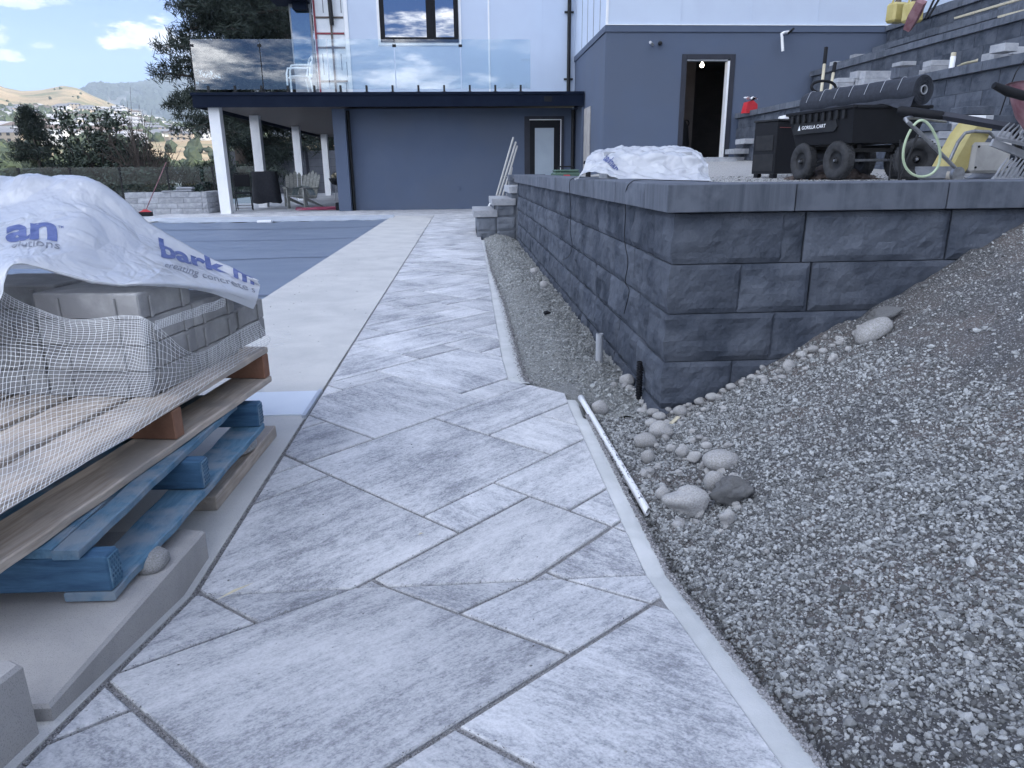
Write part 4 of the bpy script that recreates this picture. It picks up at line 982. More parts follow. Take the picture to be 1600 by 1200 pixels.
# generic drape through control points
def bez(grid):
    G_ = np.array(grid, float); nr, nc = G_.shape[:2]
    def cr(p0, p1, p2, p3, t): return .5*((2*p1)+(-p0+p2)*t+(2*p0-5*p1+4*p2-p3)*t*t+(-p0+3*p1-3*p2+p3)*t**3)
    def at(u, v):                 # u over columns 0..1, v over rows 0..1
        a = min(max(u, 0), 1)*(nc-1); i = min(int(a), nc-2); fa = a-i; b = min(max(v, 0), 1)*(nr-1); j = min(int(b), nr-2); fb = b-j
        rows = []
        for jj in (j-1, j, j+1, j+2):
            q = G_[min(max(jj, 0), nr-1)]; rows.append(cr(q[max(i-1, 0)], q[i], q[i+1], q[min(i+2, nc-1)], fa))
        return cr(*rows, fb)
    return at
def px(x, y, Y): return D(x, y, Y)
C_ = [-90, 0, 65, 130, 185, 238, 290, 345, 403]
rows = [
 [px(-90, 420, 3.15), px(0, 420, 3.15), px(60, 420, 3.15), px(120, 420, 3.12), px(180, 430, 3.1), px(235, 440, 3.05), px(285, 450, 3.0), px(345, 455, 2.9), px(398, 455, 2.75)],
 [px(-90, 286, 2.75), px(0, 281, 2.75), px(65, 280, 2.75), px(132, 282, 2.70), px(190, 314, 2.66), px(238, 352, 2.62), px(290, 384, 2.60), px(345, 412, 2.58), px(402, 436, 2.52)],
 [px(-90, 325, 2.45), px(0, 322, 2.45), px(60, 312, 2.47), px(130, 315, 2.45), px(185, 345, 2.44), px(236, 377, 2.44), px(288, 399, 2.46), px(345, 424, 2.50), px(406, 446, 2.50)],
 [px(-90, 375, 2.15), px(0, 370, 2.15), px(58, 366, 2.17), px(125, 375, 2.16), px(180, 395, 2.18), px(232, 409, 2.20), px(285, 418, 2.28), px(342, 437, 2.36), px(405, 455, 2.46)],
 [px(-90, 470, 1.90), px(-12, 425, 1.90), px(30, 405, 1.92), px(92, 417, 1.94), px(142, 430, 1.95), px(192, 438, 1.97), px(240, 438, 2.00), px(338, 450, 2.26), px(402, 468, 2.42)],
 [px(-90, 560, 1.78), px(-6, 478, 1.82), px(20, 416, 1.89), px(90, 427, 1.93), px(140, 439, 1.94), px(192, 446, 1.96), px(240, 447, 1.985), px(322, 456, 2.22), px(396, 483, 2.40)],
]
rows = [[r[0]+np.array([-.55, .02, -.03])]+r for r in rows]
sheet_at = bez(rows)
def ridged(p):
    a = noise.noise(Vector(p)); return 1-abs(a)*2.2
def sheet(u, v):
    p = sheet_at(u, v); q = Vector(p)
    e = .004
    du = Vector(sheet_at(min(1, u+e), v))-Vector(sheet_at(max(0, u-e), v)); dv = Vector(sheet_at(u, min(1, v+e)))-Vector(sheet_at(u, max(0, v-e)))
    n = du.cross(dv)
    if n.length < 1e-9: n = Vector((0, 0, 1))
    n.normalize()
    if n.z < 0: n = -n
    s = (q.x*1.0, q.y*.9, q.z*.6)
    fade = min(1, v/.15)
    wx, wy = .05*noise.noise(Vector((s[0]*6, s[1]*6, 1))), .05*noise.noise(Vector((s[0]*6, s[1]*6, 5)))
    k = .95-.60*math.exp(-((u-.84)/.18)**2)
    w1 = ridged((s[0]*4+s[1]*1.2, s[1]*2.6-s[0]*2, s[2]*3))
    def crease(fx, fy, o, wdt):      # faceted film: flat cells meeting in sharp folds
        dd, pp = noise.voronoi(Vector(((s[0]+wx)*fx+(s[1]+wy)*fx*.35+o, (s[1]+wy)*fy, s[2]*fx*.4)))
        c_ = pp[0]; tilt = math.sin(c_.x*12.9+c_.y*78.2+c_.z*37.7)
        return min(1, (dd[1]-dd[0])/wdt)*(.6+.5*tilt)
    h = .007*(w1-.5)+.009*k*(crease(7, 5, 0, .5)-.4)+.0042*k*(crease(22, 16, 7, .55)-.4)+.0016*k*crease(50, 36, 3, .5)
    return q+n*h*fade, n
NU, NV = 430, 230
vs = [sheet(i/NU, j/NV)[0] for j in range(NV+1) for i in range(NU+1)]
fs = [(j*(NU+1)+i, j*(NU+1)+i+1, (j+1)*(NU+1)+i+1, (j+1)*(NU+1)+i) for j in range(NV) for i in range(NU)]
M_sheet = pm('white_polythene', (.52, .54, .585), (.57, .595, .635), 3, .14, .12, 45, bdist=.002)
nt = M_sheet.node_tree; b_ = nt.nodes['Principled BSDF']; b_.inputs['Transmission Weight'].default_value = 0.0; b_.inputs['Subsurface Weight'].default_value = .0
def frost_mix(mat, f=.22):
    nt = mat.node_tree; b = nt.nodes['Principled BSDF']; o = [n for n in nt.nodes if n.type == 'OUTPUT_MATERIAL'][0]
    tl = nt.nodes.new('ShaderNodeBsdfTranslucent'); tl.inputs[0].default_value = (.75, .78, .82, 1); m = nt.nodes.new('ShaderNodeMixShader'); m.inputs[0].default_value = f
    nt.links.new(b.outputs[0], m.inputs[1]); nt.links.new(tl.outputs[0], m.inputs[2]); nt.links.new(m.outputs[0], o.inputs[0])
frost_mix(M_sheet)
sh = link('plastic_sheet', mesh(vs, fs, M_sheet, True)); tag(sh, 'large crumpled white plastic sheet with blue lettering draped over the concrete slab stack', 'plastic sheet')
# lettering laid on the sheet
def text_mesh(s, cell=.05, bold=0.0, space=1.0, shear=0.0):
    cu = bpy.data.curves.new('t', 'FONT'); cu.body = s; cu.size = 1; cu.offset = bold; cu.space_character = space; cu.resolution_u = 5; cu.shear = shear
    ob = bpy.data.objects.new('t', cu); COL.objects.link(ob); dg = bpy.context.evaluated_depsgraph_get(); me = bpy.data.meshes.new_from_object(ob.evaluated_get(dg)); bpy.data.objects.remove(ob)
    bm = bmesh.new(); bm.from_mesh(me); xs = [v.co.x for v in bm.verts]; ys = [v.co.y for v in bm.verts]
    x0, x1, y0, y1 = min(xs), max(xs), min(ys), max(ys)
    if cell:
        k = x0
        while k < x1: bmesh.ops.bisect_plane(bm, geom=bm.verts[:]+bm.edges[:]+bm.faces[:], plane_co=(k, 0, 0), plane_no=(1, 0, 0)); k += cell
        k = y0
        while k < y1: bmesh.ops.bisect_plane(bm, geom=bm.verts[:]+bm.edges[:]+bm.faces[:], plane_co=(0, k, 0), plane_no=(0, 1, 0)); k += cell
    bm.verts.ensure_lookup_table(); V = [((v.co.x-x0)/(x1-x0), (v.co.y-0)/(y1-y0) if False else (v.co.y-y0)/(y1-y0)) for v in bm.verts]; Fc = [tuple(v.index for v in f.verts) for f in bm.faces]; bm.free()
    return V, Fc
_tab = None
def uv_of(pxx, pyy, at=sheet_at, v0=.2):
    """nearest (u, v) of the drape to a sight line"""
    best = None; us = np.linspace(0, 1, 91); vvs = np.linspace(v0, 1, 91)
    global _tab
    if _tab is None:
        _tab = []
        for a in us:
            for b in vvs:
                p = np.array(at(a, b))-np.array([0, 0, H]); z = p@_fw; _tab.append((CX+F*(p@_rt)/z, CY-F*(p@_up)/z, a, b))
        _tab = np.array(_tab)
    d = (_tab[:, 0]-pxx)**2+(_tab[:, 1]-pyy)**2; k = np.argsort(d)[:6]; w = 1/(d[k]+.3); return (float((_tab[k, 2]*w).sum()/w.sum()), float((_tab[k, 3]*w).sum()/w.sum()))
def print_text(s, corners, mat, name, bold=0.0, umax=.998, cell=.06, space=1.0):
    V, Fc = text_mesh(s, cell, bold, space); c = [np.array(uv_of(*p)) for p in corners]   # bottom-left, bottom-right, top-right, top-left
    out = []; ok = []
    for a, b in V:
        w = c[0]*(1-a)*(1-b)+c[1]*a*(1-b)+c[2]*a*b+c[3]*(1-a)*b; ok.append(w[0] <= umax and .2 < w[1] < .998)
        p, n = sheet(w[0], w[1]); out.append(p+n*.0012)
    fs = [f for f in Fc if all(ok[i] for i in f)]
    o = link(name, mesh(out, fs, mat, True), sh); return o
print_text('bark', [(250, 405), (361, 431), (361, 388), (248, 371)], M_ink, 'lettering', .035)
print_text('m', [(366, 434), (397, 445), (397, 421), (366, 408)], M_ink, 'lettering', .035)
print_text('creating concrete s', [(255, 420), (398, 461), (398, 448), (257, 411)], M_inkk, 'small_lettering', .006)
print_text('an', [(8, 379), (90, 378), (89, 350), (10, 352)], M_ink, 'lettering', .035)
print_text('TM', [(91, 360), (99, 360), (99, 356), (91, 356)], M_ink, 'small_lettering', .01, cell=.2)
print_text('olutions', [(18, 389), (93, 391), (93, 377), (18, 378)], M_inkk, 'small_lettering', .004)
# net
def nz_(x, y, z): return P(x, y, z)
nrows = [
 [px(-90, 425, 2.02), px(-20, 440, 1.97), px(26, 470, 1.93), px(110, 499, 1.92), px(200, 493, 1.915), px(238, 504, 1.905), px(303, 552, 2.09), px(362, 524, 2.28), px(404, 503, 2.43)],
 [px(-90, 480, 1.96), px(-30, 485, 1.91), px(22, 510, 1.885), px(112, 525, 1.885), px(200, 523, 1.888), px(240, 532, 1.895), px(303, 562, 2.10), px(362, 534, 2.29), px(408, 510, 2.45)],
 [px(-90, 560, 1.88), px(-40, 560, 1.84), px(20, 560, 1.80), px(100, 565, 1.80), px(190, 568, 1.84), px(241, 574, 1.89), px(304, 573, 2.10), px(364, 543, 2.29), px(414, 517, 2.46)],
 [nz_(-100, 700, .43), nz_(-40, 672, .43), nz_(10, 640, .43), nz_(90, 620, .43), nz_(170, 612, .425), nz_(236, 605, .42), px(304, 586, 2.11), px(362, 553, 2.29), px(418, 524, 2.44)],
 [nz_(-100, 790, .39), nz_(-40, 745, .39), nz_(10, 720, .39), nz_(90, 690, .39), nz_(160, 665, .39), nz_(222, 645, .385), nz_(300, 598, .382), nz_(360, 565, .382), px(422, 532, 2.50)],
 [nz_(-120, 905, .37), nz_(-60, 862, .37), nz_(-6, 808, .37), nz_(70, 762, .37), nz_(140, 719, .37), nz_(204, 682, .37), nz_(290, 626, .37), nz_(360, 578, .37), px(410, 548, 2.60)],
]
nrows = [[r[0]+np.array([-.45, .02, 0])]+r for r in nrows]
net_at = bez(nrows)
def netp(u, v):
    q = Vector(net_at(u, v)); w = .010*noise.noise(Vector((q.x*7, q.y*6, q.z*8)))+.005*noise.noise(Vector((q.x*18, q.y*16, q.z*20)))
    return q+Vector((.25, -.6, .55))*max(-.003, w)+Vector((.0015, -.004, .002))
NU, NV = 88, 46
gridp = [[netp(min(1, max(0, (i+.35*noise.noise(Vector((i*.25, j*.25, 3))))/NU)), min(1, max(0, (j+.35*noise.noise(Vector((i*.25, j*.25, 8))))/NV))) for i in range(NU+1)] for j in range(NV+1)]
nm_ = MB()
def strand(pts, r=.0005):
    n = len(pts); vs = []
    for i, p in enumerate(pts):
        t = (pts[min(i+1, n-1)]-pts[max(i-1, 0)]); t = t.normalized() if t.length > 1e-7 else Vector((1, 0, 0)); u = t.cross(Vector((.3, -.5, .8))).normalized(); w = t.cross(u)
        for k in range(3): a = 2.0944*k; vs.append(p+(u*math.cos(a)+w*math.sin(a))*r)
    nm_.add(vs, [(i*3+k, i*3+(k+1) % 3, (i+1)*3+(k+1) % 3, (i+1)*3+k) for i in range(n-1) for k in range(3)])
for j in range(NV+1): strand(gridp[j] if j % 3 == 0 else gridp[j][:60])
for i in range(NU+1): strand([gridp[j][i] for j in range(NV+1)])
for j in range(24, NV, 2):      # frayed strand ends past the far corner
    a = gridp[j][NU]; strand([a, a+Vector((.03, .02, .002)), a+Vector((.055+.01*rnd.random(), .05, -.004*rnd.random()))])
for k in range(7):
    strand([Vector(D(246+4*i+1.5*math.sin(i*.9+k), 503-1.36*i+k*2.2-.4*math.cos(i*.7+k), 1.90+.0145*i))+Vector((.0, -.012, .004)) for i in range(28)])
for i in range(40):
    strand([Vector(D(246+2.75*i+.3*k, 503-.935*i+k*6.6, 1.90+.00995*i))+Vector((.0, -.012, .004)) for k in range(3)])
tag(nm_.ob('mesh_netting', M_net, None), 'white plastic netting hanging over the slab stack and spilling onto the timber pallet', 'netting')
# ---- white pipe along the path, with print
a = Vector(P(905, 614, .012)); b = Vector(P(1013, 781, .02)); a.x += .008; b.x += .006
ax = (b-a); L = ax.length; a.z = gz(a.x, 2.75)+.03; b.z = gz(b.x, b.y)+.022
m = MB(); pr = .0125; npt = 18; pts = [a+(b-a)*(i/npt) for i in range(npt+1)]
m.tube(pts, [pr*1.18 if i == 0 else pr for i in range(npt+1)], 16, cap=False)
ob = m.ob('pvc_pipe', M_pvc, None, True); tag(ob, 'long dirty white PVC pipe with a slanted cut lying along the mortar border', 'pipe')
bm = bmesh.new(); bm.from_mesh(ob.data); d = (b-a).normalized(); bmesh.ops.bisect_plane(bm, geom=bm.verts[:]+bm.edges[:]+bm.faces[:], plane_co=b-d*.02, plane_no=(d+Vector((.9, .2, 0))).normalized(), clear_outer=True); bm.to_mesh(ob.data); bm.free()
md = ob.modifiers.new('w', 'SOLIDIFY'); md.thickness = .002
V, Fc = text_mesh('0-2241-40  PVC 1 1/4', .0, .01)
d = (b-a).normalized(); side = d.cross(Vector((0, 0, 1))).normalized(); up3 = side.cross(d)
base = a+(b-a)*.42; ln = L*.5; out = []
for tx, ty in V:
    an = R(100)-(ty-.5)*.75; out.append(base+d*ln*tx+(side*math.cos(an)*1+up3*math.sin(an))*(pr+.0006))
link('pipe_print', mesh(out, Fc, M_inkk), ob)
tag(MB().box(-.03, .03, -.008, .008, 0, .006, c=.001).ob('wood_sliver', M_board, loc=tuple(np.array(on_slope(1054, 662))+np.array([0, 0, .012])), rot=(.1, -.25, .75)), 'pale sliver of wood sticking up between stones below the wall corner', 'wood sliver')
lf = MB(); lf.add([(0, 0, 0), (.05, .006, .004), (.10, .003, .001), (.05, -.004, .003)], [(0, 3, 2, 1)]); q = P(330, 916); o = lf.ob('dry_leaf', M_board, loc=(-.60, 1.475, ramp(1.475)+.004), rot=(0, 0, .75)); tag(o, 'long dry leaf blade lying on the path near the left joint', 'leaf')
q = P(653, 838); tag(MB().add([(0, 0, 0), (.012, .002, .003), (.02, .008, .001), (.006, .006, .004)], [(0, 1, 2, 3)]).ob('dry_leaf', M_board, loc=(q[0], q[1], .004)), 'tiny curled leaf scrap in the middle of the path', 'leaf')
rr2 = random.Random(5)
pts = [((x, y, ramp(y)+.001), (r*1.5, r, r*.6), (0, 0, rr2.random()*6)) for _ in range(260) for x, y in [(rr2.uniform(XL, .42), rr2.uniform(.8, 6))] for r in [rr2.uniform(.0008, .0022)]]
pts += [((x, y, .001), (r*1.5, r, r*.6), (0, 0, rr2.random()*6)) for _ in range(160) for x, y in [(rr2.uniform(-1.55, XL), rr2.uniform(1.9, 12))] for r in [rr2.uniform(.001, .004)]]
stones('crumbs', pts, M_stone, res=1, seeds=3)
# ================================================================ things on the raised terrace
def tz(x, y): return terr(x, y)+.0
def on_terr(pxx, pyy, Y): q = D(pxx, pyy, Y); return (float(q[0]), float(Y), tz(q[0], Y))
# covered stack with a printed sheet
q = on_terr(1008, 283, 5.0)
bs = thing('block_pile', 'low pile of pavers hidden under the small white plastic sheet on the terrace', 'pavers', (q[0], 5.0, q[2]))
for (x, y, z, w, d_) in ((-.27, -.02, 0, .22, .3), (-.04, -.02, 0, .22, .3), (.19, -.02, 0, .22, .3), (-.22, .0, .085, .22, .26), (.02, .0, .085, .22, .26), (.2, .02, .085, .18, .24)):
    MB().box(x, x+w, y, y+d_, z, z+.08, c=.004).ob('paver_block', M_lblock, bs)
for (x, y, w, d_, a, mt) in ((-.28, .03, .40, .3, .05, M_lblock), (.02, .06, .30, .28, -.03, M_coping), (.10, .0, .22, .16, .0, M_lblock)):
    MB().box(0, w, 0, d_, 0, .045, c=.003).ob('paver_block', mt, bs, loc=(x, y, .178 if a > 0 else .165), rot=(0, .03*(1 if a > 0 else -1), a))
rows2 = [[D(930, 236, 5.35), D(960, 231, 5.35), D(1000, 229, 5.35), D(1050, 229, 5.35), D(1085, 234, 5.35), D(1100, 250, 5.35)],
         [D(918, 245, 5.1), D(955, 234, 5.12), D(1000, 232, 5.15), D(1052, 231, 5.15), D(1086, 236, 5.12), D(1103, 252, 5.1)],
         [D(912, 262, 4.9), D(948, 250, 4.93), D(1000, 243, 4.95), D(1052, 240, 4.95), D(1088, 246, 4.93), D(1106, 262, 4.93)],
         [D(902, 279, 4.82), D(930, 262, 4.86), D(990, 264, 4.88), D(1050, 264, 4.88), D(1088, 262, 4.88), D(1108, 274, 4.88)],
         [D(896, 281, 4.75), D(925, 268, 4.80), D(985, 283, 4.70), D(1050, 285, 4.66), D(1090, 285, 4.68), D(1112, 284, 4.70)]]
sa2 = bez(rows2)
def sheet2(u, v):
    q = Vector(sa2(u, v)); dd = noise.voronoi(q*9)[0]; d3 = noise.voronoi(q*22)[0]; w = .018*(ridged((q.x*6, q.y*6, q.z*6))-.5)+.022*(min(1, (dd[1]-dd[0])/.6)-.4)+.008*(min(1, (d3[1]-d3[0])/.6)-.4)
    n = Vector((0, -.75, .65)); return q+n*w, n
NU, NV = 110, 60
vs = [sheet2(i/NU, j/NV)[0] for j in range(NV+1) for i in range(NU+1)]
o2 = link('plastic_sheet', mesh(vs, [(j*(NU+1)+i, j*(NU+1)+i+1, (j+1)*(NU+1)+i+1, (j+1)*(NU+1)+i) for j in range(NV) for i in range(NU)], M_sheet, True))
tag(o2, 'smaller white plastic sheet with blue lettering over the paver pile on the raised terrace', 'plastic sheet')
V, Fc = text_mesh('barkman', .08, .02); out = []
us = {}
def uv2(pxx, pyy):
    best = (1e9,)
    for a in np.linspace(0, 1, 50):
        for b in np.linspace(0, 1, 50):
            p = np.array(sa2(a, b))-np.array([0, 0, H]); z = p@_fw; dd = (CX+F*(p@_rt)/z-pxx)**2+(CY-F*(p@_up)/z-pyy)**2
            if dd < best[0]: best = (dd, a, b)
    return np.array(best[1:])
c = [uv2(943, 250), uv2(962, 268), uv2(970, 260), uv2(948, 240)]
for a, b in V:
    w = c[0]*(1-a)*(1-b)+c[1]*a*(1-b)+c[2]*a*b+c[3]*(1-a)*b; p, n = sheet2(*w); out.append(p+n*.004)
link('lettering', mesh(out, Fc, M_ink), o2)
# green tool box
q = on_terr(884, 270, 9.0)
tb = thing('tool_case', 'small dark green machine case with carry handle on the far left of the terrace', 'tool case', q, .1)
MB().box(-.17, .17, -.09, .09, 0, .09, c=.02).ob('case', M_green, tb); MB().box(-.15, .15, -.08, .08, .092, .12, c=.01).ob('lid', M_green, tb); MB().box(-.05, .03, -.095, -.091, .03, .06).ob('red_label', M_red, tb)
MB().tube([(-.1, 0, .12), (-.08, 0, .155), (.08, 0, .155), (.1, 0, .12)], .009, 8).ob('handle', M_black, tb, True)
b_ = MB().box(-.3, .3, -.02, .02, 0, .012, c=.003).ob('plank', M_board, loc=(q[0]+.05, 8.4, tz(q[0], 8.4)+.002), rot=(0, 0, .03)); tag(b_, 'thin pale lath lying on the terrace in front of the green case', 'plank')
q = on_terr(919, 266, 8.0); m = MB(); m.tube([(0, 0, 0), (.0, 0, .08), (.02, 0, .15), (-.03, 0, .19)], [.03, .028, .022, .018], 8); m.tube([(-.05, 0, .19), (.05, 0, .17)], .018, 8); tag(m.ob('spray_nozzle', M_black, None, True, q), 'black hose spray nozzle standing beside the small sheeted pile', 'nozzle')
# black metal box
q = on_terr(1208, 275, 8.0)
gb = thing('tool_chest', 'black steel job box on short feet between garage door and cart', 'tool chest', q, R(22))
MB().box(0, 1.0, 0, .34, .05, .60, c=.006).ob('body', M_black, gb); MB().box(-.012, 1.012, -.012, .352, .602, .625, c=.004).ob('lid', M_blackm, gb)
MB().box(-.008, -.001, .04, .30, .30, .46).ob('recess_panel', M_blackm, gb); MB().box(-.006, -.001, .02, .32, .08, .26).ob('side_panel', M_blackm, gb)
MB().lathe([(0, 0), (.035, 0), (.035, .008), (.022, .012), (0, .012)], 18, M=Matrix.Rotation(R(90), 4, 'X')).ob('lock', M_blackm, gb, True, (.26, -.001, .48)); MB().box(.03, .9, -.006, -.001, .535, .54).ob('trim_line', pm('dull_red_line', (.18, .05, .05), None, 4, .6), gb)
for x in (.02, .9): 
    for y in (.02, .26): MB().box(x, x+.06, y, y+.06, 0, .049).ob('foot', M_black, gb)
# ---- garden dump cart
YA = 6.2; qa = D(1310, 253, YA); A0 = Vector((qa[0], YA, 0)); th = R(97)
cz0 = tz(qa[0], YA)
ct = thing('dump_cart', 'black poly dump cart with four pneumatic wheels carrying a roll of landscape fabric', 'cart', (A0.x, A0.y, cz0), th-R(90))
# local: y runs along the cart, x across; near wheel at the origin
def wheel(x, y, parent, rz=0, R_=.163, name='wheel'):
    w = link(name, None, parent, (x, y, R_), (0, 0, rz)); 
    M = Matrix.Rotation(R(90), 4, 'Y')
    t = MB(); prof = [(.082, -.030), (.100, -.043), (.135, -.050), (.155, -.040), (.163, -.022), (.165, 0), (.163, .022), (.155, .040), (.135, .050), (.100, .043), (.082, .030)]
    t.lathe([(a*R_/.165, b) for a, b in prof], 36, M=M)
    for k in range(40):
        a = 2*math.pi*k/40
        for sx in (-.018, .018): t.box(sx-.012, sx+.012, -.006, .006, R_-.003, R_+.003, M=Matrix.Rotation(a+(0.08 if sx > 0 else 0), 4, 'X'))
    t.ob('tyre', M_rubber, w, True)
    r = MB(); r.lathe([(.085, -.03), (.078, -.02), (.06, -.012), (.03, -.02), (.022, -.035), (.022, .035), (.03, .02), (.06, .012), (.078, .02), (.085, .03)], 28, M=M); r.ob('rim', M_blackm, w, True)
    h = MB(); h.lathe([(0, -.048), (.010, -.048), (.014, -.03), (.014, .03), (0, .048)], 12, M=M); h.ob('hub', M_steel, w, True)
    return w
WB, TR = .52, .60
for (x, y) in ((0, 0), (0, WB), (TR, 0), (TR, WB)): wheel(x, y, ct, rz=rnd.uniform(-.1, .1) if y == 0 else 0)
m = MB(); m.tube([(.02, 0, .163), (TR-.02, 0, .163)], .012, 8); m.tube([(.02, WB, .163), (TR-.02, WB, .163)], .012, 8); m.ob('axle', M_steel, ct, True)
m = MB()
for x in (.14, .46): m.box(x-.02, x+.02, -.06, WB+.12, .26, .29)
for y in (-.02, WB-.02): m.box(.10, .50, y, y+.04, .23, .262)
for x in (.12, .48):
    for y in (0, WB): m.tube([(x, y+.02, .24), (x*.9+.03, y, .16)], .014, 6)
m.ob('frame', M_blackm, ct)
# tub: tapered box with rim and ribs
def tub(x0, x1, y0, y1, z0, z1, tp, wall=.012):
    m = MB(); o = [(x0+tp, y0+tp), (x1-tp, y0+tp), (x1-tp, y1-tp), (x0+tp, y1-tp)]; O = [(x0, y0), (x1, y0), (x1, y1), (x0, y1)]
    vs = [(x, y, z0) for x, y in o]+[(x, y, z1) for x, y in O]+[(x+(wall if i in (0, 3) else -wall), y+(wall if i < 2 else -wall), z1) for i, (x, y) in enumerate(O)]+[(x, y, z0+.02) for x, y in o]
    fs = [(3, 2, 1, 0)]+[(i, (i+1) % 4, 4+(i+1) % 4, 4+i) for i in range(4)]+[(4+i, 4+(i+1) % 4, 8+(i+1) % 4, 8+i) for i in range(4)]+[(8+i, 8+(i+1) % 4, 12+(i+1) % 4, 12+i) for i in range(4)]+[(12, 13, 14, 15)]
    m.add(vs, fs); return m
TX0, TX1, TY0, TY1, TZ0, TZ1 = -.08, .62, -.24, .72, .30, .57
m = tub(TX0, TX1, TY0, TY1, TZ0, TZ1, .065); m.ob('tub', M_black, ct)
m = MB()
for (a, b, c_, d_) in ((TX0-.02, TX0+.012, TY0-.02, TY1+.02), (TX1-.012, TX1+.02, TY0-.02, TY1+.02)): m.box(a, b, c_, d_, TZ1-.005, TZ1+.022, c=.005)
for (c_, d_) in ((TY0-.02, TY0+.012), (TY1-.012, TY1+.02)): m.box(TX0+.014, TX1-.014, c_, d_, TZ1-.005, TZ1+.021, c=.005)
m.ob('rim', M_black, ct)
for k in range(9):
    y = TY0+.10+k*.095
    MB().box(TX0-.012, TX0+.01, y, y+.035, TZ1-.075, TZ1-.006, c=.002).ob('rib', M_blackm, ct)
pl_ = MB(); pl_.prism([(.02, .40), (.62, .40), (.66, .44), (.62, .51), (.02, .51), (-.02, .44)], 0, .006, M=Matrix.Translation((TX0+.022, 0, 0)) @ Matrix(((0, 0, -1, 0), (1, 0, 0, 0), (0, 1, 0, 0), (0, 0, 0, 1)))); po = pl_.ob('badge_panel', M_blackm, ct)
V, Fc = text_mesh('GORILLA CART', .0, .012); 
out = [(TX0+.012-.004*0, .36-a*.30 if False else .50-a*.36, .438+b*.030) for a, b in V]; link('lettering', mesh(out, Fc, M_whitep), po)
tri_ = mesh([(TX0+.012, .56, .432), (TX0+.012, .52, .432), (TX0+.012, .54, .478)], [(0, 1, 2)], M_whitep); link('emblem', tri_, po)
# steering handle loop standing at the far end
hq = MB(); hq.tube([(.27, TY1+.02, .3), (.27, TY1+.05, .70), (.27, TY1+.03, .78)], .014, 8); hq.tube([(.27+.125*math.cos(a)*(1), TY1+.03+.01*math.sin(a), .83+.055*math.sin(a)) for a in np.linspace(0, 2*math.pi, 21)[:-1]], .013, 8, closed=True); hq.ob('handle', M_black, ct, True)
# fabric roll lying across the cart
ra, rb = Vector(D(1262, 158, 7.0)), Vector(D(1440, 153, 5.85)); rr0 = .112
ra.z = cz0+TZ1+.10; rb.z = ra.z+.02
ax = (rb-ra).normalized(); sd2 = ax.cross(Vector((0, 0, 1))).normalized(); u3 = sd2.cross(ax)
NR, NA = 60, 36; vs = []
for i in range(NR+1):
    p = ra+(rb-ra)*(i/NR)
    for k in range(NA):
        an = 2*math.pi*k/NA; r = rr0*(1+.035*noise.noise(Vector((i*.22, math.cos(an)*1.5, math.sin(an)*1.5)))+.02*math.sin(an*2+i*.25))
        if i == 0: r *= .8
        vs.append(p+(sd2*math.cos(an)+u3*math.sin(an))*r)
ro = link('fabric_roll', mesh(vs, [(i*NA+k, i*NA+(k+1) % NA, (i+1)*NA+(k+1) % NA, (i+1)*NA+k) for i in range(NR) for k in range(NA)], M_fabric, True)); tag(ro, 'long roll of black landscape fabric with pale stitch lines lying across the cart', 'fabric roll')
m = MB()
for k in range(7):       # spiral end
    r = rr0*(.98-.09*k); n_ = 30; c_ = rb+ax*(.004+.002*(k % 2)); m.tube([c_+(sd2*math.cos(2*math.pi*j/n_)+u3*math.sin(2*math.pi*j/n_))*r for j in range(n_)], .0042, 5, closed=True)
m.ob('roll_end', M_fabric, ro, True)
m = MB(); c_ = rb-ax*.03; m.tube([c_, rb+ax*.012], .033, 16, cap=False); m.tube([rb+ax*.012+(sd2*math.cos(2*math.pi*j/20)+u3*math.sin(2*math.pi*j/20))*.033 for j in range(20)], .005, 6, closed=True); m.ob('core_tube', M_greyp, ro, True)
vs = [rb-ax*.012+(sd2*math.cos(2*math.pi*j/NA)+u3*math.sin(2*math.pi*j/NA))*rr0*.97 for j in range(NA)]; link('end_disc', mesh(vs, [tuple(range(NA))], M_black), ro)
M_stitch = pm('pale_thread', (.34, .36, .40), None, 5, .8)
m = MB()
for i in range(4, NR, 8):
    p = ra+(rb-ra)*(i/NR); m.tube([p+ax*(.012*math.sin(3*an)+.02*math.cos(an))+(sd2*math.cos(an)+u3*math.sin(an))*(rr0*1.035+.002) for an in np.linspace(.1, 3.7, 26)], .0022, 4)
m.ob('stitch_line', M_stitch, ro)
# loose flap of fabric hanging over the rim
vs = []; n_ = 40
for i in range(n_+1):
    t_ = i/n_; p = ra+(rb-ra)*t_*.98
    for j in range(7):
        s_ = j/6; vs.append(p+sd2*(-.0)+Vector((-.08-.05*s_, -.07-.03*s_, -.05-.11*s_*(.6+.4*math.sin(t_*6+1)))) + Vector((0, 0, .008*math.sin(t_*26+j))))
link('flap', mesh(vs, [(i*7+j, i*7+j+1, (i+1)*7+j+1, (i+1)*7+j) for i in range(n_) for j in range(6)], M_fabric, True), ro)
# ---- tow bar with thick grip
a, b = Vector(D(1403, 172, 5.2)), Vector(D(1475, 181, 5.0)); c_ = Vector(D(1585, 200, 4.7))
t = thing('barrow_handle', 'heavy black square steel bar with a fat rubber grip leaning over the compactor', 'handle', tuple(a))
m = MB(); m.tube([Vector((0, 0, 0)), (b-a)*.05, (b-a)*.95, b-a], [.026, .032, .030, .024], 14); m.ob('grip', M_black, t, True)
m = MB(); m.tube([(b-a)*.98, c_-a], .028, 4); m.ob('bar', M_trim, t)
# props carrying the bar
m = MB(); m.tube([c_-a, Vector((c_.x+.3, c_.y+.2, tz(3.9, 5)+.02))-a], .02, 8); m.ob('stay', M_blackm, t, True)
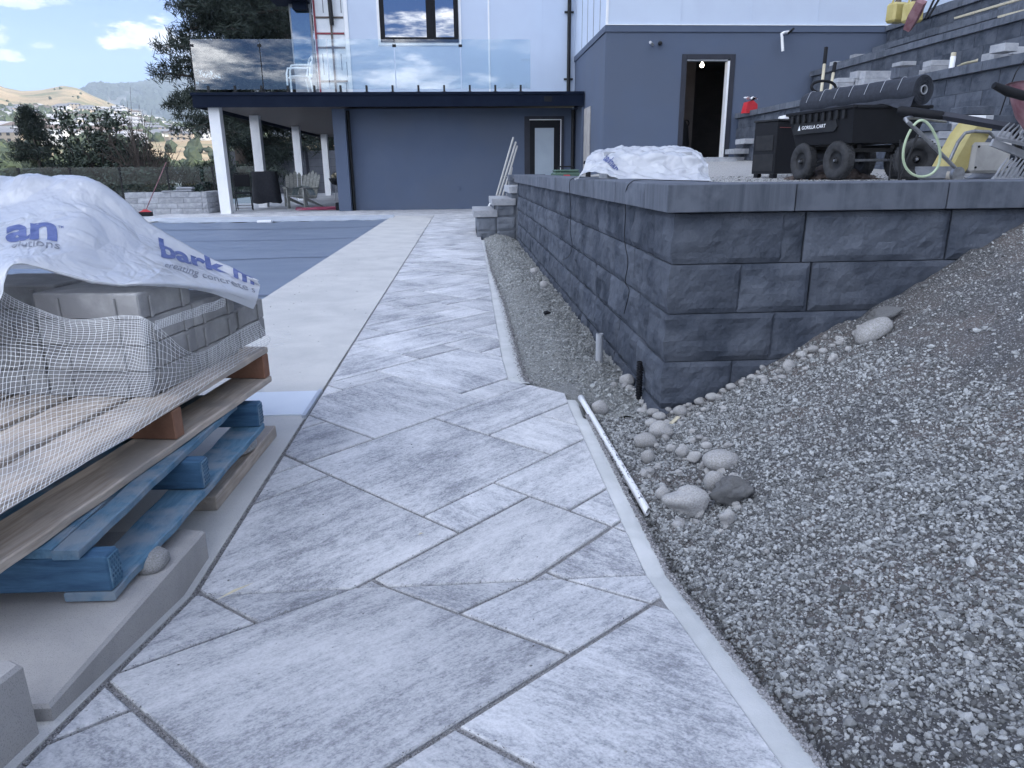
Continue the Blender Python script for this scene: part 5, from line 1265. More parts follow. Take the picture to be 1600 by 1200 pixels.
# ---- plate compactor
q = on_terr(1505, 277, 5.2); Yc = 5.2
pc = thing('plate_compactor', 'dusty plate compactor with yellow water tank, grey engine cover and bent steel handle', 'compactor', q, .12)
def lp(pxx, pyy, Y): v = Vector(D(pxx, pyy, Y))-Vector(q); return Matrix.Rotation(-.12, 4, 'Z') @ v
m = MB(); n_ = 20; prof = [(-.25, .09), (-.22, .03), (-.16, .0), (.20, .0), (.25, .03), (.27, .08)]
vs = [(x, y, z) for x, z in prof for y in (-.2, .2)]+[(x, y, z+.02) for x, z in prof for y in (-.2, .2)]; k = len(prof)
fs = [(2*i, 2*i+2, 2*i+3, 2*i+1) for i in range(k-1)]+[(2*k+2*i, 2*k+2*i+1, 2*k+2*i+3, 2*k+2*i+2) for i in range(k-1)]+[(2*i, 2*k+2*i, 2*k+2*i+2, 2*i+2) for i in range(k-1)]+[(2*i+1, 2*i+3, 2*k+2*i+3, 2*k+2*i+1) for i in range(k-1)]
m.add(vs, fs).ob('base_plate', M_greyp, pc)
MB().box(-.10, .22, -.17, .15, .06, .27, c=.02).ob('engine_cover', pm('dusty_grey_cover', (.30, .30, .29), (.38, .38, .37), 9, .6), pc)
for (x, z) in ((-.07, .24), (.19, .24), (-.07, .1), (.19, .1)): MB().lathe([(0, 0), (.008, 0), (.008, .006), (0, .008)], 8, M=Matrix.Rotation(R(90), 4, 'X')).ob('bolt', M_black, pc, True, (x, -.171, z))
m = MB(); m.prism([(-.24, .08), (-.13, .05), (.02, .30), (.06, .40), (-.06, .41), (-.12, .33)], -.14, .06, M=Matrix(((1, 0, 0, 0), (0, 0, 1, 0), (0, 1, 0, 0), (0, 0, 0, 1)))); m.ob('water_tank', M_yel, pc)
MB().tube([lp(1492, 262, 4.95), lp(1470, 240, 4.95), lp(1440, 210, 4.95), lp(1418, 190, 4.95), lp(1414, 186, 4.97), lp(1420, 184, 5.05), lp(1436, 184, 5.3), lp(1478, 190, 5.3)], .013, 10).ob('handle_bar', M_steel, pc, True)
MB().tube([lp(1484, 250, 5.0), lp(1497, 222, 5.0), lp(1508, 208, 5.0), lp(1522, 205, 5.02), lp(1545, 206, 5.04), lp(1553, 214, 5.05), lp(1551, 240, 5.06), lp(1543, 265, 5.08)], .012, 10).ob('lifting_frame', M_steel, pc, True)
MB().lathe([(0, 0), (.05, 0), (.05, .03), (0, .03)], 14, M=Matrix.Rotation(R(90), 4, 'X')).ob('pivot', M_steel, pc, True, tuple(lp(1493, 272, 5.0)))
MB().tube([lp(1478, 274, 5.05)+Vector((.0, 0, 0)), lp(1500, 276, 5.0)], .03, 10).ob('exciter', pm('dusty_concrete_grey', (.33, .31, .28), (.42, .40, .36), 8, .9), pc, True)
# hose loop
pts = [D(1440+28*math.cos(a)+4*math.sin(a*2), 232+44*math.sin(a), 4.85+.04*math.sin(a)) for a in np.linspace(-2.2, 3.9, 40)]
pts = [(p[0], p[1], max(p[2], tz(p[0], p[1])+.012)) for p in pts]
tag(MB().tube(pts, .0085, 8).ob('hose', M_hose, None, True), 'pale green hose standing in a loop between the cart and the compactor', 'hose')
tag(MB().tube([(D(1395, 240+0, 4.9)[0], 4.9, tz(2.9, 4.9)), tuple(D(1393, 242, 4.9))], .006, 6).ob('iron_stake', M_blackm, None), 'thin dark stake standing behind the coping left of the hose loop', 'stake')
# rear wheel and prop stand
wh = thing('spare_wheel', 'dusty spare tyre leaning behind the hose loop', 'wheel', on_terr(1427, 274, 5.6), R(70)); w = wheel(0, 0, wh, 0, .16); 
sp3 = MB(); a = Vector(on_terr(1405, 276, 5.4)); sp3.tube([a, a+Vector((-.03, 0, .3))], .008, 6); sp3.tube([a, a+Vector((.10, 0, .34))], .01, 6); tag(sp3.ob('prop_stand', M_blackm, None), 'V-shaped black prop stand between cart and hose', 'stand')
dirt = [((x, y, tz(x, y)+max(0, .16-.32*((x-cxx)**2+(y-cyy)**2)**.5)-.03), (r, r, r*.7), (rnd.random(), 0, rnd.random()*6)) for cxx, cyy in [(3.55, 6.9)] for _ in range(900) for x, y in [(cxx+rnd.gauss(0, .16), cyy+rnd.gauss(0, .16))] for r in [rnd.uniform(.02, .04)]]
stones('dirt_heap', dirt, pm('dirt', (.07, .055, .048), (.12, .095, .085), 20, .95, .8), res=1, seeds=3)
# ---- rakes
def rake(name, label, c0, c1, tlen, n, Y, up=1):
    t = thing(name, label, 'rake', c0); a, b = Vector((0, 0, 0)), Vector(c1)-Vector(c0)
    m = MB(); m.tube([a, b], .016, 4); m.ob('rake_head', M_greyp, t)
    for i in range(n):
        p = a+(b-a)*(i+.3)/n; m = MB(); m.tube([p, p+Vector((.012, -.03, tlen*.6*up)), p+Vector((.03, -.05, tlen*up))], [.008, .007, .004], 6); m.ob('tine', M_greyp, t, True)
    return t
c0, c1 = tuple(D(1556, 214, 4.6)), tuple(D(1660, 238, 4.4)); k = rake('landscape_rake', 'steel landscape rake held upside down with its tines pointing up beside the tow bar', c0, c1, .085, 14, 4.6); m = MB(); m.box(-.01, .47, -.01, .01, -.06, -.015, M=Matrix.Rotation(math.atan2(c1[2]-c0[2], c1[0]-c0[0])*-1, 4, 'Y')); m.ob('brace_plate', M_greyp, k)
c0, c1 = tuple(D(1551, 279, 4.5)), tuple(D(1660, 281, 4.5)); rake('landscape_rake', 'second steel rake standing on the terrace edge below the other rake', c0, c1, .125, 16, 4.5)
m = MB(); m.box(0, .5, 0, .02, 0, .045); tag(m.ob('steel_channel', M_steel, None, loc=tuple(D(1548, 284, 4.35)), rot=(0, 0, 0)), 'dull steel channel lying on the coping under the rakes', 'channel') if False else None
# ---- wheelbarrow at the right edge
q = Vector(D(1645, 158, 4.3))
wb = thing('wheelbarrow', 'dusty red wheelbarrow tray with black handle grip at the right edge of the view', 'wheelbarrow', tuple(q))
prof = [(.02, -.24), (.10, -.22), (.16, -.12), (.20, .0), (.22, .09)]; m = MB(); m.lathe([(r*1.25, z) for r, z in prof]+[(prof[-1][0]*1.25+.02, .09)]+[(r*1.2, z+.01) for r, z in prof[::-1]], 28); o = m.ob('tray', M_pinkr, wb, True); o.location = (.10, .05, .0); o.scale = (1.1, 1, .85); o.rotation_euler = (0, .12, 0)
m = MB(); m.tube([D(1553, 133, 4.1)-np.array(q), D(1575, 143, 4.1)-np.array(q), D(1600, 150, 4.1)-np.array(q), D(1640, 152, 4.1)-np.array(q)], [.018, .026, .026, .024], 10); m.ob('grip', M_black, wb, True)
zt_ = tz(q[0], 4.3)-q.z
for (x, y) in ((.0, -.1), (.28, -.1)): MB().tube([(x, y, -.15), (x+.02, y, zt_+.0)], .014, 8).ob('leg', M_blackm, wb, True)
MB().tube([D(1640, 152, 4.1)-np.array(q), Vector((.5, 0, -.2)), Vector((.9, .4, -.35))], .016, 8).ob('frame_bar', M_blackm, wb, True); ww = wheel(.95, .45, wb, .3, .16); ww.location.z = zt_+.163
pts = [tuple(D(*p)) for p in ((1580, 110, 4.5), (1596, 96, 4.5), (1610, 100, 4.5))]
tag(MB().tube([tuple(D(1562, 180, 4.5)), tuple(D(1572, 150, 4.5)), tuple(D(1588, 112, 4.5)), tuple(D(1602, 92, 4.5)), tuple(D(1625, 110, 4.5))], .0035, 6).ob('black_wire', M_black, None, True), 'thin black wire arching up behind the wheelbarrow grip', 'wire')
# ---- pallet of pale blocks behind compactor
q = on_terr(1445, 268, 7.2)
pb = thing('block_pallet', 'stack of small grey concrete blocks behind the compactor', 'block stack', q, .08)
for r_ in range(7):
    for c_ in range(4):
        w, h_ = .24, .075
        if r_ == 6 and c_ > 1: continue
        MB().box(0, w-.006, 0, .3, 0, h_-.004, c=.004).ob('concrete_block', M_lblock if (r_+c_) % 3 else M_coping, pb, loc=(c_*w+rnd.uniform(-.01, .01)+(.1 if r_ % 2 else 0), rnd.uniform(-.02, .02), r_*h_), rot=(0, 0, rnd.uniform(-.04, .04)))
q2 = on_terr(1500, 240, 7.6)
pb2 = thing('block_pallet', 'taller stack of grey wall blocks topped by two loose blocks, right of the small-block stack', 'block stack', q2, -.05)
for r_ in range(8):
    for c_ in range(3):
        if r_ == 7 and c_ == 1: continue
        MB().box(0, .29, 0, .3, 0, .085, c=.005).ob('concrete_block', M_block if (r_*2+c_) % 3 else M_lblock, pb2, loc=(c_*.3+rnd.uniform(-.01, .01), rnd.uniform(-.02, .02), r_*.09), rot=(0, 0, rnd.uniform(-.03, .03)))
bd = MB().box(0, .75, 0, .12, 0, .035, c=.004).ob('plank', M_whitep, loc=tuple(D(1418, 187, 6.4)), rot=(0, 0, .05)); tag(bd, 'white painted board resting on the small-block stack', 'plank')
# ---- blocks and things along the garage and on the terraces
def blk(pxl, pyb, pxr, pyt, z, label, mat=M_lblock, Y=None, dep=.2, rz=0.0, n=1, group=None):
    p = D(pxl, pyb, Y) if Y else P(pxl, pyb, z); dist = p[1]; e = D(pxr, pyb, dist); w = abs(e[0]-p[0]); h_ = abs(D(pxl, pyt, dist)[2]-p[2])
    t = thing('wall_block_pile' if n > 1 else 'wall_block', label, 'block', (p[0], p[1], z if not Y else p[2]), rz, group)
    for k in range(n):
        mme = MB().box(0, w, 0, dep, 0, h_/n-.004, c=.004).me(mat); 
        link('concrete_block', mme, t, (rnd.uniform(-.01, .01)*(n > 1), rnd.uniform(-.01, .01), k*h_/n), (0, 0, rnd.uniform(-.03, .03)))
    return t
ZT = 2.10
blk(1334, 97, 1355, 84, 3.04, 'single pale block standing on the stair by the garage wall')
blk(1303, 104, 1330, 95, 2.95, 'flat pale block on the coping of the middle wall near the garage wall')
blk(1336, 136, 1354, 110, ZT, 'narrow upright pair of blocks behind the cart handle', n=2)
blk(1350, 134, 1403, 110, ZT, 'wide low double slab behind the cart handle', n=2, dep=.3)
blk(1308, 136, 1334, 121, ZT, 'two low blocks half hidden behind the steering handle', n=2)
blk(1404, 121, 1435, 102, ZT, 'dark block with a pale one on top, middle of the lower terrace', mat=M_coping)
blk(1408, 102, 1431, 95, ZT+.2, 'pale rounded block lying on the dark block', Y=8.7)
blk(1428, 124, 1447, 109, ZT, 'small pale block pair right of the dark block', n=2)
blk(1398, 131, 1424, 119, ZT, 'grey block near the coping edge below the dark block')
blk(1453, 122, 1484, 93, ZT, 'three stacked pale blocks left of the spray can', n=3)
blk(1553, 92, 1577, 80, ZT, 'upper pale block of the group right of the gloves')
blk(1558, 101, 1580, 91, ZT, 'lower pale block of the group right of the gloves')
blk(1568, 80, 1592, 66, ZT+.12, 'tilted pale block on top of the right hand group', Y=7.9, rz=.1)
blk(1578, 97, 1612, 72, ZT, 'two large pale blocks at the right edge of the terrace', n=2)
blk(1545, 99, 1560, 86, ZT, 'dark block between the gloves and the pale blocks', mat=M_block)
q = P(1485, 117, ZT); sc_ = thing('spray_can', 'white marking spray can standing on the lowest terrace coping', 'spray can', tuple(q))
hh = D(1487, 82, q[1])[2]-q[2]; MB().lathe([(0, 0), (.031, 0), (.033, .01), (.033, hh*.80), (.030, hh*.83)], 18).ob('can', M_whitep, sc_, True); MB().lathe([(.031, hh*.835), (.031, hh*.98), (.026, hh), (0, hh)], 16).ob('cap', M_board, sc_, True)
q = P(1530, 108, ZT+.02); m = MB()
vs = []; 
for i in range(15):
    for j in range(8):
        x = (i/14-.5)*.46; y = (j/7-.5)*.16; vs.append((x, y, .035+.06*math.exp(-((x)/.18)**2)*math.cos(y*12)+.025*noise.noise(Vector((x*14, y*18, 2)))))
m.add(vs, [(i*8+j, i*8+j+1, (i+1)*8+j+1, (i+1)*8+j) for i in range(14) for j in range(7)]); o = m.ob('work_gloves', pm('tan_cloth', (.30, .28, .20), (.38, .36, .27), 12, .9), None, True, tuple(q), (0, 0, -.3)); md = o.modifiers.new('s', 'SOLIDIFY'); md.thickness = .02; tag(o, 'crumpled tan work gloves lying on the lowest terrace coping', 'gloves')
# boards on the middle wall
a = Vector(P(1420, 56, 2.96)); b = Vector(P(1640, 0, 2.96)); 
for k, (da, lab, mt, w, zz, lg) in enumerate(((0, 'long pale timber board lying along the middle terrace coping', M_board, .09, .0, 4.8), (.0, 'shorter rough board under the long pale board', M_board, .06, -.0, 2.5))):
    a_ = Vector((7.52, 11.3-.9*k, 2.935+.16*(k == 0))); o = MB().box(-w, w, -lg, 0, 0, .03, c=.003).ob('timber_board', mt, None, False, tuple(a_), (R(0), R(-12), R(2+3*k))); tag(o, lab, 'board')
pb_ = MB().box(-.13, .13, -3.0, 0, 0, .012).ob('blue_film_board', pm('blue_film', (.30, .42, .55), (.48, .55, .62), 8, .4), None, False, (7.55, 9.6, 3.13), (0, R(-14), R(4))); tag(pb_, 'board wrapped in pale blue film at the right end of the long timber', 'board')
# yellow jugs, red bag, tools high on the right
for k, (pxx, lab) in enumerate(((1399, 'yellow plastic jug standing nearer the garage wall'), (1424, 'yellow plastic jug, the right of the two'))):
    p = D(pxx, 36, 14.2-.3*k); j = thing('yellow_jug', lab, 'jug', tuple(p), .2)
    MB().box(-.16, .16, -.12, .12, 0, .34, c=.04).ob('tank', M_yel, j); m = MB(); m.lathe([(.06, .34), (.05, .39), (0, .39)], 10); m.ob('cap', M_btn, j, True); MB().tube([(-.12, 0, .33), (-.10, 0, .41), (.02, 0, .41), (.05, 0, .36)], .02, 8).ob('handle', M_yel, j, True)
a, b = Vector(D(1418, 46, 11.5)), Vector(D(1440, 2, 11.2)); m = MB(); m.tube([a, a+(b-a)*.5, b], [.07, .10, .085], 4); tag(m.ob('red_mat', M_pinkr, None, False), 'dusty red rolled mat leaning on the stair beside the yellow jugs', 'mat')
for k, (x0, y0, x1, y1) in enumerate(((1445, 30, 1462, -6), (1450, 28, 1470, -6))):
    tag(MB().tube([tuple(D(x0, y0, 11.3)), tuple(D(x1, y1, 11.5))], .018, 6).ob('tool_shaft', M_black, None, True), ['black tool shaft leaning next to the red mat', 'second black tool shaft, just right of the first'][k], 'tool')
tb_ = thing('upper_steps', 'dark stone steps at the top right above the long timber board', 'steps')
for (x, z, y0, y1) in ((8.35, 3.28, 8.5, 12.2), (8.7, 3.48, 8.5, 12.0), (9.0, 3.68, 8.3, 11.6)):
    y = y0
    while y < y1: link('tread', cop(.91, .36), tb_, (x, y+.91, z-.103), (0, 0, R(-90))); MB().box(x+.03, x+.3, y, y+.9, z-.30, z-.105).ob('riser_block', M_block, tb_); y += .912
# shovels
for k, (px0, px1, y0, y1, lab) in enumerate(((1284, 1291, 136, 74, 'wooden handled shovel with black grip leaning upright behind the cart'), (1298, 1305, 136, 98, 'shorter tool handle just right of the shovel'))):
    a, b = Vector(D(px0, y0, 8.2)), Vector(D(px1, y1, 8.3)); a2 = a+(a-b)*.9; t = thing('shovel', lab, 'shovel', tuple(a2)); MB().tube([(0, 0, 0), (b-a2)*.78], .016, 8).ob('shaft', M_board, t, True); MB().tube([(b-a2)*.78, b-a2], .02, 8).ob('grip', M_black, t, True)
a, b = Vector(D(1282, 128, 8.25)), Vector(D(1288, 100, 8.3)); 
# gas can with rag on lowest wall end
q = D(1171, 177, 15.2); gc = thing('fuel_can', 'red fuel can with a white rag on top, on the wall beside the garage', 'fuel can', (q[0], 15.2, q[2]), .2)
m = MB(); m.prism([(-.15, 0), (.13, 0), (.12, .17), (.02, .24), (-.10, .21)], -.08, .08, M=Matrix(((1, 0, 0, 0), (0, 0, 1, 0), (0, 1, 0, 0), (0, 0, 0, 1)))); m.ob('tank', M_red, gc); MB().tube([(.0, 0, .22), (.10, 0, .30)], .02, 8).ob('spout', M_black, gc, True)
vs = [((i/9-.5)*.28, (j/5-.5)*.14, .29+.035*noise.noise(Vector((i*.9, j*.9, 4)))+.02*math.sin(i*1.3)) for i in range(10) for j in range(6)]; link('rag', mesh(vs, [(i*6+j, i*6+j+1, (i+1)*6+j+1, (i+1)*6+j) for i in range(9) for j in range(5)], M_whitep, True), gc)
m = MB(); 
fs_ = thing('block_pallet', 'low stack of grey blocks and scraps left of the black job box', 'block stack', (5.95, 13.2, tz(5.9, 13.2)), 0)
for r_ in range(6):
    for c_ in range(3): MB().box(0, .28, 0, .3, 0, .11, c=.005).ob('concrete_block', M_lblock, fs_, loc=(c_*.29-.35+rnd.uniform(-.02, .02), rnd.uniform(-.03, .03), r_*.12), rot=(0, 0, rnd.uniform(-.04, .04)))
tag(MB().tube([(5.75, 13.3, tz(5.9, 13.2)+.76), (5.95, 13.3, tz(5.9, 13.2)+.80), (6.05, 13.3, tz(5.9, 13.2)+.76)], .05, 8).ob('bottle', M_whitep, None, True), 'white plastic bottle lying on the low block stack', 'bottle')
# poles leaning by the steps
for k, (x0, y0, x1, y1, lab) in enumerate(((770, 326, 802, 215, 'first of the slim metal tubes leaning on the house wall by the steps'), (775, 322, 806, 222, 'middle leaning tube'), (782, 318, 808, 228, 'right leaning tube'), (790, 315, 800, 262, 'short thin tube'))):
    a, b = D(x0, y0, 12.9), D(x1, y1, 13.4); tag(MB().tube([tuple(a), tuple(b)], .018, 8).ob('metal_tube', pm('tube_grey', (.30, .30, .29), None, 8, .5) if 'tube_grey' not in MATS else MATS['tube_grey'], None, True), ['slim grey tube leaning by the stone steps, leftmost of the bundle', 'slim grey tube in the middle of the bundle by the stone steps', 'slim grey tube on the right of the bundle by the stone steps', 'shortest tube of the bundle by the stone steps'][k], 'tube')
tag(MB().tube([tuple(D(761, 327, 12.7)), tuple(D(769, 312, 12.8))], .016, 6).ob('white_stick', M_whitep, None), 'short white stick propped on the first stone step', 'stick')
# ================================================================ patio furniture and things round the pool
# curved seat wall of stone
sw_ = thing('seat_wall', 'low grey stone seat wall of stacked weathered blocks beside the pool', 'seat wall', (-8.45, 19.0, 0))
for r_ in range(4):
    x = 0; k = 0
    while x < 1.95:
        w = min((.62, .45, .30, .5)[(k+r_) % 4], 2.0-x); link('block', rock_mesh(w, .3, .132, k+r_*3, 'F', .008, .12, M_lblock), sw_, (x, 0, r_*.135)); x += w; k += 1
    y = .30
    while y < 1.4: link('block', rock_mesh(.4, .3, .132, 3+r_, 'F', .008, .12, M_lblock), sw_, (2.0, y-.3, r_*.135), (0, 0, R(78))); y += .42
for k, (x, y, z, lab) in enumerate(((-7.0, 19.12, .54, 'folded grey cushion, bottom of the pair on the seat wall'), (-6.98, 19.12, .60, 'folded grey cushion, top of the pair on the seat wall'), (-7.35, 19.1, .54, 'thin folded cloth at the left of the cushions on the seat wall'))):
    o = MB().box(-.2, .2, -.12, .12, 0, .055 if k < 2 else .03, c=.02).ob('cushion', pm('cushion_grey%d' % k, (.20, .23, .30), (.26, .29, .36), 10, .9) if False else M_greyp, None, True, (x, y, z), (0, 0, .1*k)); tag(o, lab, 'cushion')
br = thing('broom', 'broom with red shaft leaning against the seat wall', 'broom', (-7.66, 18.2, 0)); MB().tube([(0, 0, .12), (.36, .75, 1.25)], .011, 8).ob('shaft', M_pinkr, br, True); m = MB(); m.box(-.16, .16, -.03, .03, .0, .1, c=.01); m.ob('bristles', M_black, br); MB().prism([(-.14, .1), (.14, .1), (.03, .16), (-.03, .16)], -.025, .025, M=Matrix(((1, 0, 0, 0), (0, 0, 1, 0), (0, 1, 0, 0), (0, 0, 0, 1)))).ob('broom_head', M_red, br)
# folding chair
fc = thing('folding_chair', 'black steel folding chair with padded back on the patio', 'chair', (-6.0, 20.6, 0), .25)
for s in (-.22, .22):
    MB().tube([(s, -.22, 0), (s, .05, .45), (s, .22, .86)], .013, 8).ob('leg', M_blackm, fc, True); MB().tube([(s*.85, .26, 0), (s*.85, -.12, .46)], .013, 8).ob('leg', M_blackm, fc, True)
MB().tube([(-.22, .22, .86), (-.18, .25, .98), (.18, .25, .98), (.22, .22, .86)], .013, 8).ob('top_rail', M_blackm, fc, True)
MB().box(-.2, .2, .19, .215, .62, .95, c=.012).ob('backrest', M_black, fc); MB().box(-.21, .21, -.2, .2, .44, .475, c=.012).ob('seat', M_black, fc)
for y, z in ((-.2, .06), (.2, .12)): MB().tube([(-.21, y, z), (.21, y, z)], .009, 6).ob('stretcher', M_blackm, fc, True)
# covered table
m = MB(); vs = []; n_ = 28
for j in range(9):
    z = 1.0-j/8*.86
    for i in range(n_):
        a = 2*math.pi*i/n_; sx, sy = math.cos(a), math.sin(a); k = 1/max(abs(sx), abs(sy)); k = k*.8+.2; r = .33+.05*(j/8)*(1+.4*math.sin(i*1.7)); vs.append((sx*k*r, sy*k*r*.7, z+.02*math.sin(i*.9)*(j/8)))
m.add(vs, [(j*n_+i, j*n_+(i+1) % n_, (j+1)*n_+(i+1) % n_, (j+1)*n_+i) for j in range(8) for i in range(n_)]+[tuple(range(n_))[::-1]]); tag(m.ob('covered_table', M_cloth, None, True, (-5.55, 21.3, .02)), 'tall patio item shrouded in a black cloth next to the folding chair', 'covered table')
# wooden lounge chairs
def adirondack(name, label, loc, rz, mat, towel=False):
    t = thing(name, label, 'lounge chair', loc, rz)
    for k in range(5):
        x = -.24+k*.12; MB().prism([(x-.05, .0), (x+.05, .0), (x+.055, .62+.06*(2-abs(k-2))), (x, .70+.06*(2-abs(k-2))), (x-.055, .62+.06*(2-abs(k-2)))], 0, .02, M=Matrix.Translation((0, .25, .28)) @ Matrix.Rotation(R(68), 4, 'X')).ob('back_slat', mat, t)
    for k in range(5): MB().box(-.28, .28, -.3+k*.11, -.3+k*.11+.09, .34-.02*k, .36-.02*k).ob('seat_slat', mat, t)
    for s in (-.30, .30):
        MB().box(s-.06, s+.06, -.38, .34, .54, .565, c=.004).ob('armrest', mat, t); MB().box(s-.02, s+.02, -.32, -.22, 0, .54).ob('leg', mat, t); MB().prism([(-.3, .34), (-.3, .24), (.5, .0), (.6, .0)], s-.012, s+.012, M=Matrix(((0, 0, 1, 0), (1, 0, 0, 0), (0, 1, 0, 0), (0, 0, 0, 1)))).ob('leg', mat, t)
    return t
M_grey_wood = pm('weathered_wood', (.20, .21, .20), (.32, .33, .31), 6, .85, stretch=(1, 8, 1))
adirondack('lounge_chair', 'weathered slatted garden chair facing the pool behind the covered table', (-5.1, 22.9, 0), .15, M_grey_wood)
adirondack('lounge_chair', 'weathered garden chair draped with a patterned towel right of the covered table', (-4.55, 21.3, 0), -.5, M_grey_wood)
vs = [((i/12-.5)*.62, (j/8-.5)*.3, .60+.02*math.sin(i*1.1)-(.25*(abs(i/12-.5)*2)**4)) for i in range(13) for j in range(9)]
o = link('towel', mesh(vs, [(i*9+j, i*9+j+1, (i+1)*9+j+1, (i+1)*9+j) for i in range(12) for j in range(8)], pm('pale_towel', (.30, .38, .40), (.48, .52, .50), 14, .95, lo=.45, hi=.55), True), None, (-4.5, 21.2, .0), (0, 0, -.4)); tag(o, 'pale patterned towel draped over the garden chair', 'towel')
pt = thing('planter_bowl', 'dark bowl planter with pale flowers on a thin metal stand near the last column', 'planter', (-4.4, 26.6, 0)); MB().lathe([(.05, .52), (.22, .58), (.30, .70), (.32, .78), (.26, .76)], 20).ob('bowl', M_black, pt, True)
for k in range(3): a = 2.1*k; MB().tube([(.12*math.cos(a), .12*math.sin(a), .55), (.25*math.cos(a), .25*math.sin(a), .0)], .015, 6).ob('leg', M_greyp, pt, True)
m = MB(); 
for k in range(60): a = rnd.random()*6.28; r = rnd.random()*.26; p = Vector((r*math.cos(a), r*math.sin(a), .80+.14*rnd.random())); n = Vector((rnd.gauss(0, 1), rnd.gauss(0, 1), rnd.gauss(0, 1))).normalized()*.06; u = n.orthogonal()*1; m.add([p-n, p+u*.6, p+n, p-u*.6], [(0, 1, 2, 3)])
m.ob('flowers', M_board, pt)
rt = thing('round_table', 'small round metal table beside the planter on the patio', 'table', (-3.75, 26.2, 0)); MB().lathe([(0, .62), (.34, .62), (.36, .635), (.34, .65), (0, .65)], 24).ob('tabletop', M_blackm, rt, True)
for k in range(3): a = 2.1*k+.4; MB().tube([(.28*math.cos(a), .28*math.sin(a), .62), (.12*math.cos(a), .12*math.sin(a), .3), (.26*math.cos(a), .26*math.sin(a), 0)], .014, 6).ob('leg', M_greyp, rt, True)
cm = MB()
for k in range(7): r = .16+.05*k; cm.tube([(r*math.cos(a)*1.5+.05*math.sin(k*3+a), r*.8*math.sin(a), .02+.014*(k % 3)+.012*math.sin(3*a+k)) for a in np.linspace(0, 6.28, 30)[:-1]], .013, 6, closed=True)
tag(cm.ob('hose_coil', pm('magenta_hose', (.28, .05, .10), (.36, .08, .14), 6, .5), None, True, (-3.9, 20.3, 0)), 'pinkish red hose coiled on the patio near the house corner', 'hose')
sx_ = MB().box(-.1, .1, -.08, .08, 0, .2, c=.02).ob('small_black_box', M_black, loc=(-3.3, 19.9, 0)); tag(sx_, 'small black box on the patio floor against the corner post', 'box')
# plastic chair on the balcony
pcx = thing('plastic_chair', 'white moulded plastic armchair on the balcony behind the glass', 'chair', (-3.95, 19.25, DZ1+.002), R(-68))
MB().box(-.22, .22, -.22, .22, .40, .43, c=.012).ob('seat', M_whitep, pcx)
for k in range(5): MB().box(-.2+k*.088, -.2+k*.088+.06, .22, .24, .44, .84, c=.008, M=Matrix.Rotation(R(-8), 4, 'X')).ob('back_slat', M_whitep, pcx)
MB().tube([(-.24, .24, .44), (-.24, .32, .80), (-.12, .335, .88), (.12, .335, .88), (.24, .32, .80), (.24, .24, .44)], .02, 8).ob('back_frame', M_whitep, pcx, True)
for s in (-.24, .24):
    MB().tube([(s, .27, .66), (s*1.1, .0, .66), (s*1.1, -.2, .64), (s*1.05, -.24, .5), (s, -.24, 0)], .022, 8).ob('leg', M_whitep, pcx, True); MB().tube([(s, .22, .42), (s*1.05, .28, 0)], .022, 8).ob('leg', M_whitep, pcx, True)
# glass pool fence
gf_ = thing('pool_fence', 'frameless glass pool fence with slim posts along the valley side', 'fence')
pa, pb3 = (-17.5, 22.5), (-6.9, 25.5); nfp = 8
for k in range(nfp):
    x0 = pa[0]+(pb3[0]-pa[0])*k/nfp; x1 = pa[0]+(pb3[0]-pa[0])*(k+1)/nfp; y0 = pa[1]+(pb3[1]-pa[1])*k/nfp; y1 = pa[1]+(pb3[1]-pa[1])*(k+1)/nfp; an = math.atan2(y1-y0, x1-x0); ln = math.hypot(x1-x0, y1-y0)
    MB().box(.03, ln-.03, -.006, .006, .05, 1.25).ob('glass_panel', M_pglass, gf_, loc=(x0, y0, -.05), rot=(0, 0, an)); m = MB(); m.box(-.022, .022, -.022, .022, -.2, 1.22); m.box(-.04, .04, -.03, .03, 1.16, 1.25, c=.004); m.ob('post', M_blackm, gf_, loc=(x0, y0, -.05))
# grey privacy fence behind the patio
pf = thing('privacy_fence', 'dark grey panel fence behind the covered patio', 'fence', (-11.5, 37.5, -.3))
for k in range(8):
    MB().box(k*1.9, k*1.9+.12, -.06, .06, 0, 2.5).ob('post', M_trim, pf)
    for j in range(6): MB().box(k*1.9+.125, k*1.9+1.895, -.02, .02, .05+j*.38, .05+j*.38+.372, c=.004).ob('fence_board', pm('fence_grey', (.10, .11, .13), (.13, .14, .165), 3, .7) if 'fence_grey' not in MATS else MATS['fence_grey'], pf)
